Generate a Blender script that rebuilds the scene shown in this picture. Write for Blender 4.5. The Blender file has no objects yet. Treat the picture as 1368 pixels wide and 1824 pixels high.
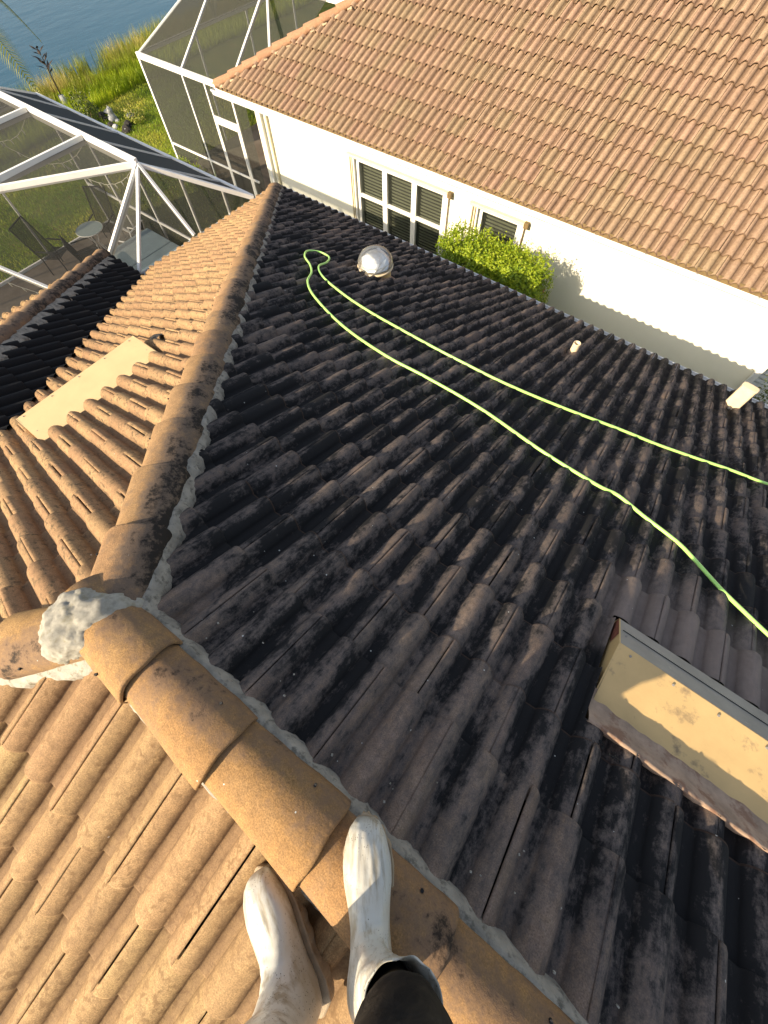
import bpy, bmesh, math, random
import numpy as np
from mathutils import Vector, Matrix, noise as mnoise
random.seed(7); RNG = np.random.default_rng(7)
R = math.radians
SC = bpy.context.scene
COL = SC.collection

# ------------------------------------------------------------------ camera
# orientation recovered from the vanishing points of the roof planes
F_PX = 732.48
CAM_M = ((0.79103076, 0.61143667, -0.02038471), (0.54560308, -0.72014947, -0.42860473), (-0.27674469, 0.32791757, -0.90326211))
CAM_P = Vector((0.0, 0.41, 1.5))
camd = bpy.data.cameras.new('camera'); cam = bpy.data.objects.new('camera', camd); COL.objects.link(cam)
camd.sensor_fit = 'VERTICAL'; camd.sensor_height = 24.0; camd.lens = F_PX / 1824 * 24.0
camd.clip_start = 0.02; camd.clip_end = 3000
r_, d_, f_ = [Vector(a) for a in CAM_M]
mw = Matrix((( r_.x, -d_.x, -f_.x), (r_.y, -d_.y, -f_.y), (r_.z, -d_.z, -f_.z))).to_4x4()
mw.translation = CAM_P
cam.matrix_world = mw
SC.camera = cam

def proj(p):
    q = Vector(p) - CAM_P
    x, y, z = r_.dot(q), d_.dot(q), f_.dot(q)
    if z < 0.05: return None
    return x / z * F_PX + 684, y / z * F_PX + 912, z

# ------------------------------------------------------------------ light
SUNV = Vector((-0.32, -1.0, 0.552)).normalized()      # towards the sun
world = bpy.data.worlds.new("World"); SC.world = world; world.use_nodes = True
wn = world.node_tree.nodes; wl = world.node_tree.links
sky = wn.new('ShaderNodeTexSky'); sky.sky_type = 'NISHITA'; sky.sun_disc = False
sky.sun_elevation = math.asin(SUNV.z); sky.sun_rotation = math.atan2(SUNV.x, SUNV.y)
sky.air_density = 1.0; sky.dust_density = 2.0; sky.ozone_density = 1.0
bg = wn['Background']; bg.inputs['Strength'].default_value = 0.115
hs = wn.new('ShaderNodeHueSaturation'); hs.inputs['Saturation'].default_value = 0.62     # the camera's warm white balance
wl.new(sky.outputs[0], hs.inputs['Color']); wl.new(hs.outputs[0], bg.inputs['Color'])
sund = bpy.data.lights.new('sun', 'SUN'); sund.energy = 5.0; sund.angle = R(0.55); sund.color = (1.0, 0.82, 0.58)
sun = bpy.data.objects.new('sun', sund); COL.objects.link(sun)
sun.rotation_mode = 'QUATERNION'; sun.rotation_quaternion = SUNV.to_track_quat('Z', 'Y'); sun.location = (0, -20, 12)
SC.view_settings.view_transform = 'Standard'; SC.view_settings.look = 'None'
SC.view_settings.exposure = 1.0; SC.view_settings.gamma = 1.0; SC.view_settings.use_curve_mapping = False
SC.cycles.transparent_max_bounces = 24

# ------------------------------------------------------------------ materials
def nd(nt, typ, **kw):
    n = nt.nodes.new(typ)
    for k, v in kw.items():
        if k == 'ins':
            for a, b in v.items(): n.inputs[a].default_value = b
        else: setattr(n, k, v)
    return n
class MT:
    """small node-graph helper"""
    def __init__(s, name):
        s.m = bpy.data.materials.new(name); s.m.use_nodes = True
        s.nt = s.m.node_tree; s.b = s.nt.nodes['Principled BSDF']; s.out = s.nt.nodes['Material Output']
        s.pos = nd(s.nt, 'ShaderNodeNewGeometry').outputs['Position']
    def L(s, a, b): s.nt.links.new(a, b)
    def map(s, scale=(1, 1, 1), rot=(0, 0, 0), src=None):
        n = nd(s.nt, 'ShaderNodeMapping'); n.inputs['Scale'].default_value = scale; n.inputs['Rotation'].default_value = rot
        s.L(src or s.pos, n.inputs['Vector']); return n.outputs[0]
    def noise(s, scale, detail=4, rough=.55, vec=None, dist=0):
        n = nd(s.nt, 'ShaderNodeTexNoise'); n.inputs['Scale'].default_value = scale; n.inputs['Detail'].default_value = detail
        n.inputs['Roughness'].default_value = rough; n.inputs['Distortion'].default_value = dist
        s.L(vec or s.pos, n.inputs['Vector']); return n.outputs[0]
    def voro(s, scale, feature='F1', vec=None):
        n = nd(s.nt, 'ShaderNodeTexVoronoi', feature=feature); n.inputs['Scale'].default_value = scale
        s.L(vec or s.pos, n.inputs['Vector']); return n
    def ramp(s, src, stops, interp='LINEAR'):
        n = nd(s.nt, 'ShaderNodeValToRGB'); cr = n.color_ramp; cr.interpolation = interp
        while len(cr.elements) < len(stops): cr.elements.new(0.5)
        for e, (p, c) in zip(cr.elements, stops):
            e.position = p; e.color = (c, c, c, 1) if isinstance(c, (int, float)) else (*c, 1)
        s.L(src, n.inputs[0]); return n.outputs[0]
    def mix(s, f, a, b, mode='MIX'):
        n = nd(s.nt, 'ShaderNodeMix', data_type='RGBA', blend_type=mode)
        for i, v in ((0, f), (6, a), (7, b)):
            if isinstance(v, (int, float)): n.inputs[i].default_value = v if i == 0 else (v, v, v, 1)
            elif isinstance(v, tuple): n.inputs[i].default_value = (*v, 1)
            else: s.L(v, n.inputs[i])
        return n.outputs[2]
    def math(s, op, a, b=0.0, clamp=False):
        n = nd(s.nt, 'ShaderNodeMath', operation=op); n.use_clamp = clamp
        for i, v in ((0, a), (1, b)):
            if isinstance(v, (int, float)): n.inputs[i].default_value = v
            else: s.L(v, n.inputs[i])
        return n.outputs[0]
    def sep(s, src=None):
        n = nd(s.nt, 'ShaderNodeSeparateXYZ'); s.L(src or s.pos, n.inputs[0]); return n.outputs
    def tv(s):
        a = nd(s.nt, 'ShaderNodeAttribute', attribute_type='GEOMETRY', attribute_name='tv')
        b = nd(s.nt, 'ShaderNodeAttribute', attribute_type='OBJECT', attribute_name='tv')
        return s.math('ADD', a.outputs['Fac'], b.outputs['Fac'])
    def bump(s, h, strength=.3, dist=.01, prev=None):
        n = nd(s.nt, 'ShaderNodeBump'); n.inputs['Strength'].default_value = strength; n.inputs['Distance'].default_value = dist
        s.L(h, n.inputs['Height'])
        if prev: s.L(prev, n.inputs['Normal'])
        return n.outputs[0]
    def done(s, color=None, rough=.8, normal=None, metal=0, spec=.3):
        if color is not None:
            if isinstance(color, tuple): s.b.inputs['Base Color'].default_value = (*color, 1)
            else: s.L(color, s.b.inputs['Base Color'])
        if isinstance(rough, (int, float)): s.b.inputs['Roughness'].default_value = rough
        else: s.L(rough, s.b.inputs['Roughness'])
        s.b.inputs['Metallic'].default_value = metal; s.b.inputs['Specular IOR Level'].default_value = spec
        if normal: s.L(normal, s.b.inputs['Normal'])
        return s.m

def simple(name, col, rough=.6, var=.15, scale=8, bump=.0, metal=0, spec=.4, dirt=None):
    m = MT(name)
    n = m.noise(scale, 5, .6)
    c = m.mix(m.ramp(n, [(.3, 0), (.7, 1)]), tuple(x * (1 - var) for x in col), tuple(min(1, x * (1 + var)) for x in col))
    if dirt:
        dn = m.ramp(m.noise(dirt[1], 6, .65), [(dirt[2], 0), (dirt[2] + .12, 1)])
        c = m.mix(m.math('MULTIPLY', dn, dirt[3]), c, dirt[0])
    nb = m.bump(m.noise(scale * 12, 3), bump, .004) if bump else None
    return m.done(c, rough, nb, metal, spec)

def tile_mat(name, cols, mold, moldcol=(.014, .014, .015), streak='y', kind='heavy', specks=.5, spotcol=None, side=None, sgn=1, valley=None, clean=False, chan=None, lipd=0, fade=None, worn=None):
    m = MT(name); tv = m.tv()
    base = m.ramp(tv, [(i / (len(cols) - 1), c) for i, c in enumerate(cols)])
    # per-tile brightness
    v2 = m.math('FRACT', m.math('MULTIPLY', tv, 17.3))
    base = m.mix(.35, base, m.mix(v2, tuple(x * .72 for x in cols[0]), tuple(x * 1.22 for x in cols[-1])))
    # sandy pigment mottling
    mott = m.noise(26, 6, .7)
    base = m.mix(m.ramp(mott, [(.35, .75), (.60, 0)]), base, m.mix(.55, base, (.13, .08, .045)))
    base = m.mix(m.ramp(m.noise(9, 5, .7), [(.45, 0), (.75, .35)]), base, m.mix(.5, base, (.42, .30, .16)))
    gr = m.noise(240, 2, .6)
    base = m.mix(.8, base, m.mix(m.ramp(gr, [(.3, 0), (.7, 1)]), .6, 1.4), 'MULTIPLY')
    sc = {'y': (1.0, .30, .30), 'x': (.30, 1.0, .30), 'd': (1, 1, 1)}[streak]
    sv = m.map(sc)
    big = m.noise(4.2, 7, .70, sv, .1)
    blot = m.noise(27, 8, .80, m.map(tuple(.55 + .45 * q for q in sc)), .12)
    run = m.noise(46, 4, .6, m.map(tuple(q if q == 1 else .10 for q in sc)), .0)
    if kind == 'heavy': blot = m.math('ADD', m.math('MULTIPLY', blot, .72), m.math('MULTIPLY', run, .28)); blot = m.math('ADD', blot, m.math('MULTIPLY', m.math('SUBTRACT', v2, .5), .07))
    if kind == 'heavy':
        s = m.math('ADD', m.math('MULTIPLY', big, .55), m.math('MULTIPLY', blot, .45))
        s = m.math('ADD', m.math('MULTIPLY', m.math('SUBTRACT', s, .5), 1.25), .5)
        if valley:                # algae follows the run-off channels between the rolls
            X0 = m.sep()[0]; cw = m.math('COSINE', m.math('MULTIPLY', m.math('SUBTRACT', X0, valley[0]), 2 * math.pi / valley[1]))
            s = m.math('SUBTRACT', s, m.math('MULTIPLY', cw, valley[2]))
        if fade is not None:
            X, Y, Z = m.sep()
            s = m.math('ADD', s, fade(m, X, Y, Z))
        if side is not None:      # mould plus painted-in shade on one flank of each cap (object space x)
            tc = nd(m.nt, 'ShaderNodeTexCoord'); ox = m.sep(tc.outputs['Object'])[0]
            s = m.math('ADD', s, m.ramp(m.math('ADD', m.math('MULTIPLY', ox, 4.0 * sgn), .5), [(.40, -.0), (.62, side), (1, side * 1.15)]))
            s = m.math('SUBTRACT', s, .15)
        k = m.ramp(s, [(.5 - mold * .2 - .02, 0), (.5 - mold * .2 + .055, 1)])
        film = m.mix(m.ramp(s, [(.36, 0), (.52, .82)]), base, tuple(x * 4.5 * q for x, q in zip(moldcol, (1.08, 1.0, .94))))
        c = m.mix(k, film, moldcol)
        if clean:                 # zinc run-off keeps the tiles below the vent free of growth
            X, Y, Z = m.sep(); Xn = m.math('ADD', X, m.math('MULTIPLY', m.math('SUBTRACT', m.noise(5, 4), .5), .35)); Yn = m.math('ADD', Y, m.math('MULTIPLY', m.math('SUBTRACT', m.noise(4, 4), .5), .3))
            cm = m.math('MULTIPLY', m.ramp(m.math('MULTIPLY', Xn, .25), [(.12, 0), (.18, 1)]), m.ramp(m.math('MULTIPLY', Yn, .25), [(.29, 0), (.32, 1), (.41, 1), (.50, 0)]))
            c = m.mix(m.math('MULTIPLY', cm, .72), c, m.mix(m.noise(14, 5, .7), (.20, .155, .13), (.29, .235, .205)))
    else:
        spots = m.ramp(m.noise(52, 3, .6, m.map(tuple(.6 + .4 * q for q in sc)), .4), [(.52, 0), (.61, 1)])
        pick = m.ramp(m.noise(9, 4), [(.38, 0), (.56, 1)])
        c = m.mix(m.math('MULTIPLY', m.math('MULTIPLY', spots, pick), min(1, mold * 1.5)), base, spotcol or (.07, .05, .03))
        k = m.ramp(m.math('ADD', m.math('MULTIPLY', big, .5), m.math('MULTIPLY', blot, .5)), [(.52, 0), (.68, 1)])
        c = m.mix(m.math('MULTIPLY', k, mold), c, spotcol or (.08, .06, .045))
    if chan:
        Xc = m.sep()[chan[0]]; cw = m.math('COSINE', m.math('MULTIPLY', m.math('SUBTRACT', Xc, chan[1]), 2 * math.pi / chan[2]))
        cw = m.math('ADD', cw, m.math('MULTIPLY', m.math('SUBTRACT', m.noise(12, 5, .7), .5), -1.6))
        c = m.mix(m.ramp(m.math('MULTIPLY', m.math('ADD', cw, 1), .5), [(.05, chan[3]), (.42, 0)]), c, (.085, .05, .03))  # run-off dirt between the rolls; on the lit slope also painted shade
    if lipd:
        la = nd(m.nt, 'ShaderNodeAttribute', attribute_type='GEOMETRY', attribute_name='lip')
        c = m.mix(m.math('MULTIPLY', la.outputs['Fac'], lipd), c, (.075, .042, .026))  # lip edge dirt, with the dark gap below it painted in
    if worn:
        c = m.mix(m.ramp(m.noise(30, 5, .75, m.map((1, .3, .3))), [(.54, 0), (.74, worn)]), c, (.10, .06, .04))
    if specks:
        vs = m.voro(23).outputs; vd = m.math('LESS_THAN', vs['Distance'], m.math('MULTIPLY', m.math('FRACT', m.math('MULTIPLY', m.sep(vs['Color'])[0], 7.7)), .085))
        on = m.math('GREATER_THAN', m.sep(vs['Color'])[1], 1 - specks * .45)
        c = m.mix(m.math('MULTIPLY', vd, on), c, (.52, .53, .50))
    b1 = m.bump(m.noise(330, 2, .7), .35, .0016)
    b2 = m.bump(m.noise(48, 4, .6), .45, .004, b1)
    return m.done(c, .88, b2, 0, .22)

def fade_dark(m, X, Y, Z):
    # mould is thin beside the ridge mortar and washed off below the metal vent
    near = m.ramp(m.math('MULTIPLY', Y, .5), [(.05, -.0), (.30, .09), (.5, .11)])
    near = m.math('SUBTRACT', near, .045)
    bx = m.math('MULTIPLY', m.ramp(m.math('MULTIPLY', X, .25), [(.13, 0), (.19, 1)]), m.ramp(m.math('MULTIPLY', Y, .25), [(.30, 0), (.33, 1), (.43, 1), (.54, 0)]))
    return m.math('SUBTRACT', near, m.math('MULTIPLY', bx, .06))

TERRA = [(.40, .245, .15), (.34, .19, .125), (.43, .285, .165)]
MAT = {}
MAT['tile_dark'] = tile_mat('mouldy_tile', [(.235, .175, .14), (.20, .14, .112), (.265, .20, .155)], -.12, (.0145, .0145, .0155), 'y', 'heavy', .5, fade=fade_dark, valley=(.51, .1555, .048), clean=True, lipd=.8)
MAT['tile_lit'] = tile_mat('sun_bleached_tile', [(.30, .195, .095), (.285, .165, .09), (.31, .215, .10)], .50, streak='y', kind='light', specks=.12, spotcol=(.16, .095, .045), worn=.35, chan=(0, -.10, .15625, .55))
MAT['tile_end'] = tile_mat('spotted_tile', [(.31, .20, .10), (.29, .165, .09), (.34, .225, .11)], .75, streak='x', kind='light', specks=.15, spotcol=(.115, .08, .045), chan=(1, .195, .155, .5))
MAT['tile_wing'] = tile_mat('black_mouldy_tile', [(.15, .105, .08), (.13, .09, .07), (.17, .12, .085)], 1.0, (.010, .0105, .0115), 'y', 'heavy', .2)
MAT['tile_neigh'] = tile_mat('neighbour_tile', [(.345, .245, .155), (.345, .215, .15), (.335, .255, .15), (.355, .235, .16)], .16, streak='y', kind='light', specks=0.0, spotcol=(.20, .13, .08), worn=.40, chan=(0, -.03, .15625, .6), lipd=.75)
MAT['cap'] = tile_mat('ridge_cap', [(.31, .18, .07), (.27, .145, .065), (.33, .20, .08)], -.22, (.035, .025, .018), 'd', 'heavy', .5, side=.10, sgn=-1)
def fade_cap(m, X, Y, Z): 
    return m.math('MULTIPLY', m.math('SUBTRACT', m.math('ADD', X, Y), -1.0), .30)
MAT['cap_mould'] = tile_mat('mould_streaked_cap', [(.31, .19, .09), (.27, .155, .08), (.33, .21, .105)], -.34, (.024, .020, .017), 'd', 'heavy', .35, side=.20)
MAT['cap_neigh'] = tile_mat('neighbour_cap', [(.40, .225, .125), (.42, .24, .14), (.37, .20, .12)], .12, streak='d', kind='light', specks=0, spotcol=(.3, .17, .1))
MAT['under'] = simple('roof_underlay', (.02, .018, .016), .9)
MAT['mortar'] = simple('grey_mortar', (.265, .245, .205), .95, .3, 14, .8, dirt=((.09, .085, .07), 30, .52, .8))
MAT['mortar_light'] = simple('pale_mortar', (.36, .34, .285), .95, .25, 18, 1.0, dirt=((.14, .12, .07), 34, .55, .8))
MAT['mortar_rough'] = simple('weathered_mortar_mound', (.40, .38, .32), .97, .22, 60, 1.0, dirt=((.24, .21, .11), 18, .54, .5))
MAT['mortar_cream'] = simple('cream_mortar', (.36, .28, .18), .95, .2, 10, .6)
MAT['vent_tan'] = simple('tan_painted_metal', (.58, .42, .22), .55, .06, 6, .08, dirt=((.30, .19, .10), 9, .64, .5))
MAT['vent_grey'] = simple('weathered_vent_metal', (.56, .39, .175), .6, .08, 7, .1, dirt=((.13, .10, .075), 11, .60, .7))
MAT['lip_grey'] = simple('bare_weathered_metal', (.27, .25, .22), .55, .12, 9, .1, dirt=((.40, .36, .28), 30, .60, .6))
MAT['rust'] = simple('rust', (.19, .06, .035), .9, .3, 40, .4)
MAT['sealant'] = simple('sealant', (.34, .24, .17), .8, .3, 16, .4, dirt=((.20, .10, .06), 14, .5, .8))
MAT['fungus'] = simple('black_lichen', (.018, .018, .017), 1, .4, 60, .8)
MAT['gutter'] = simple('white_gutter', (.72, .72, .70), .4, .06, 5, dirt=((.35, .33, .28), 12, .62, .5))
MAT['alu'] = simple('white_aluminium', (.74, .73, .69), .4, .05, 5, dirt=((.45, .43, .36), 10, .62, .4))
MAT['alu_shaded'] = simple('shaded_aluminium', (.60, .62, .62), .4, .05, 5)  # white aluminium again, with shade put into the colour
MAT['frame'] = simple('white_window_frame', (.78, .77, .72), .4, .04, 5)
MAT['track'] = simple('beige_shutter_track', (.66, .61, .44), .5, .08, 6)
MAT['brown'] = simple('brown_shutter_edge', (.16, .11, .05), .6, .2, 20)
MAT['black'] = simple('black_rubber', (.012, .012, .013), .7, .3, 30, .3)
MAT['lead'] = simple('black_vent_flashing', (.03, .026, .024), .7, .3, 30, .4)
MAT['pipe'] = simple('cream_painted_pipe', (.68, .55, .36), .5, .1, 12, .1)
MAT['spa'] = simple('blue_grey_spa_cover', (.20, .26, .28), .6, .12, 3, .1)
MAT['spa_side'] = simple('brown_spa_cabinet', (.12, .075, .05), .6, .2, 12, .2)
MAT['wire'] = simple('white_wire', (.6, .58, .5), .5)
MAT['sling'] = simple('dark_mesh_sling', (.03, .032, .03), .8, .2, 50)
MAT['stone'] = simple('grey_stone', (.34, .35, .36), .9, .4, 9, .6)
MAT['leafstem'] = simple('brown_stem', (.10, .07, .04), .9, .3, 20)
MAT['darkstat'] = simple('dark_bronze_plant', (.035, .022, .014), .6, .3, 20)
MAT['flower'] = simple('orange_red_petal', (.75, .10, .05), .6)
MAT['skin'] = simple('skin', (.42, .24, .16), .55, .08, 12, .1)
MAT['shirt'] = simple('grey_cotton', (.25, .26, .28), .9, .1, 30, .3)
MAT['hair'] = simple('dark_hair', (.03, .02, .015), .6)
MAT['phone'] = simple('black_phone', (.015, .015, .016), .2)

def wall_mat():
    m = MT('cream_stucco')
    n = m.noise(3, 4); c = m.mix(n, (.74, .72, .60), (.80, .785, .67))
    b = m.bump(m.noise(90, 3, .7), .5, .004)
    return m.done(c, .9, b, 0, .2)
MAT['stucco'] = wall_mat()
def trouser_mat():
    m = MT('black_work_trousers')
    n = m.noise(7, 5, .7, dist=1.0)
    c = m.mix(m.ramp(n, [(.40, 0), (.66, 1)]), (.007, .0065, .007), (.040, .034, .026))
    b = m.bump(m.noise(600, 2), .3, .001); b = m.bump(m.noise(14, 4, .5, dist=1), .6, .012, b)
    return m.done(c, .75, b, 0, .25)
MAT['trouser'] = trouser_mat()
def boot_mat():
    m = MT('scuffed_white_rubber')
    oc = nd(m.nt, 'ShaderNodeTexCoord').outputs['Object']
    n = m.noise(14, 5, .6, oc)
    c = m.mix(m.ramp(n, [(.3, 0), (.7, 1)]), (.47, .475, .44), (.61, .615, .58))
    st = m.noise(1, 5, .7, m.map((9, 60, 22), src=oc))
    c = m.mix(m.ramp(st, [(.47, 0), (.62, .8)]), c, (.27, .23, .16))
    gr = m.ramp(m.noise(7, 5, .65, oc), [(.40, 0), (.66, .75)]); c = m.mix(gr, c, (.38, .33, .23))
    sm = m.voro(170, vec=oc).outputs['Distance']; c = m.mix(m.math('MULTIPLY', m.ramp(sm, [(.12, 1), (.24, 0)]), m.ramp(m.noise(18, 3, .5, oc), [(.46, 0), (.54, .85)])), c, (.04, .036, .03))
    X, Y, Z = m.sep(oc)
    c = m.mix(m.ramp(m.math('ADD', Z, m.math('MULTIPLY', m.math('SUBTRACT', m.noise(20, 4, .6, oc), .5), .05)), [(.0, .7), (.035, 0)]), c, (.26, .20, .13))
    b = m.bump(m.noise(90, 4, .6, oc), .25, .002)
    return m.done(c, .36, b, 0, .5)
MAT['boot'] = boot_mat()
def sole_mat():
    return simple('dirty_boot_sole', (.30, .23, .15), .7, .3, 30, .4)
MAT['sole'] = sole_mat()
def hose_mat():
    m = MT('green_garden_hose')
    n = m.noise(4, 3)
    c = m.mix(n, (.36, .70, .17), (.45, .76, .20))
    return m.done(c, .35, m.bump(m.noise(220, 2), .15, .001), 0, .5)
MAT['hose'] = hose_mat()
def water_mat():
    m = MT('lake_water')
    b = m.bump(m.noise(1.2, 4, .6, m.map((1, .45, 1))), .12, .2)
    c = m.mix(m.noise(.12, 3), (.006, .050, .082), (.010, .066, .105))
    return m.done(c, .14, b, 0, .14)
MAT['water'] = water_mat()
def lawn_mat():
    m = MT('lawn')
    n = m.ramp(m.noise(.8, 5, .7), [(.35, 0), (.65, 1)])
    c = m.mix(n, (.055, .095, .012), (.13, .155, .022))
    c = m.mix(m.ramp(m.noise(3.5, 5, .7), [(.5, 0), (.68, .7)]), c, (.20, .16, .045))
    return m.done(c, .9, m.bump(m.noise(60, 4, .8), 1, .03), 0, .2)
MAT['lawn'] = lawn_mat()
def leaf_mat(name, a, b, c3=None, trans=.25):
    m = MT(name); tv = m.tv()
    stops = [(0, a), (.6, b)] + ([(1, c3)] if c3 else [])
    c = m.ramp(tv, stops)
    m.done(c, .5, None, 0, .35)
    tr = nd(m.nt, 'ShaderNodeBsdfTranslucent'); m.L(c, tr.inputs[0])
    mx = nd(m.nt, 'ShaderNodeMixShader'); mx.inputs[0].default_value = trans
    m.L(m.b.outputs[0], mx.inputs[1]); m.L(tr.outputs[0], mx.inputs[2]); m.L(mx.outputs[0], m.out.inputs[0])
    return m.m
MAT['hedge'] = leaf_mat('hedge_leaf', (.05, .12, .008), (.21, .30, .012), (.36, .42, .02), .3)
MAT['grass'] = leaf_mat('grass_blade', (.12, .25, .010), (.36, .46, .015), (.55, .55, .05), .3)
MAT['turf'] = leaf_mat('short_turf', (.11, .21, .012), (.29, .39, .02), (.52, .48, .08), .3)  # green to straw tone per blade
MAT['reed'] = leaf_mat('reed_blade', (.07, .12, .010), (.24, .27, .025), (.46, .38, .13), .3)
MAT['palm'] = leaf_mat('palm_leaflet', (.05, .09, .012), (.18, .20, .02), (.36, .32, .06), .25)
MAT['agave'] = leaf_mat('pale_blade', (.30, .32, .22), (.5, .5, .38), None, .1)
MAT['shrub'] = leaf_mat('shrub_leaf', (.02, .04, .008), (.07, .10, .015), (.16, .17, .03), .2)
def slab_mat():
    m = MT('patio_concrete')
    c = m.mix(m.ramp(m.noise(1.5, 6, .7), [(.35, 0), (.7, 1)]), (.17, .135, .10), (.27, .225, .175))
    return m.done(c, .9, m.bump(m.noise(40, 4), .3, .01), 0, .2)
MAT['slab'] = slab_mat()
def screen_mat(name, op, col):
    m = MT(name); m.done(col, .9, None, 0, .1)
    lw = nd(m.nt, 'ShaderNodeNewGeometry')
    dot = nd(m.nt, 'ShaderNodeVectorMath', operation='DOT_PRODUCT'); m.L(lw.outputs['Incoming'], dot.inputs[0]); m.L(lw.outputs['True Normal'], dot.inputs[1])
    cs = m.math('MAXIMUM', m.math('ABSOLUTE', dot.outputs['Value']), .06)
    t = m.math('POWER', 1 - op, m.math('DIVIDE', 1.0, cs))        # woven mesh closes up at grazing angles
    tr = nd(m.nt, 'ShaderNodeBsdfTransparent'); mx = nd(m.nt, 'ShaderNodeMixShader')
    m.L(t, mx.inputs[0]); m.L(m.b.outputs[0], mx.inputs[1]); m.L(tr.outputs[0], mx.inputs[2]); m.L(mx.outputs[0], m.out.inputs[0])
    return m.m
MAT['screen'] = screen_mat('insect_screen', .34, (.055, .055, .05))
MAT['screen_wall'] = screen_mat('dense_insect_screen', .40, (.05, .055, .055))
MAT['screen_n'] = screen_mat('neighbour_screen', .44, (.05, .052, .045))
def glass_mat(name, col, rough, alpha):
    m = MT(name); m.done(col, rough, None, 0, .6)
    tr = nd(m.nt, 'ShaderNodeBsdfTransparent'); mx = nd(m.nt, 'ShaderNodeMixShader'); mx.inputs[0].default_value = alpha
    m.L(tr.outputs[0], mx.inputs[1]); m.L(m.b.outputs[0], mx.inputs[2]); m.L(mx.outputs[0], m.out.inputs[0]); return m.m
MAT['pane'] = glass_mat('window_glass', (.05, .055, .045), .04, .35)
MAT['tableglass'] = glass_mat('frosted_table_glass', (.30, .37, .34), .15, .75)
MAT['blind'] = simple('grey_green_blind', (.26, .29, .20), .7, .08, 5)
MAT['dark_in'] = simple('dark_interior', (.03, .033, .028), .9)
def dome_mat():
    m = MT('clear_acrylic_dome'); m.b.inputs['Base Color'].default_value = (.93, .96, .97, 1); m.b.inputs['Roughness'].default_value = .05
    m.b.inputs['IOR'].default_value = 1.3
    gl = nd(m.nt, 'ShaderNodeBsdfGlossy'); gl.inputs['Roughness'].default_value = .06
    df = nd(m.nt, 'ShaderNodeBsdfDiffuse'); df.inputs[0].default_value = (.75, .78, .8, 1)
    tr = nd(m.nt, 'ShaderNodeBsdfTransparent'); fr = nd(m.nt, 'ShaderNodeFresnel'); fr.inputs[0].default_value = 1.6
    a = nd(m.nt, 'ShaderNodeMixShader'); a.inputs[0].default_value = .12; m.L(tr.outputs[0], a.inputs[1]); m.L(df.outputs[0], a.inputs[2])
    b = nd(m.nt, 'ShaderNodeMixShader'); m.L(fr.outputs[0], b.inputs[0]); m.L(a.outputs[0], b.inputs[1]); m.L(gl.outputs[0], b.inputs[2])
    m.L(b.outputs[0], m.out.inputs[0]); return m.m
MAT['dome'] = dome_mat()
mr = MT('faceted_reflector'); MAT['reflector'] = mr.done((.88, .89, .86), .22, mr.bump(mr.voro(10).outputs['Distance'], .12, .02), .55, .5)

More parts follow.
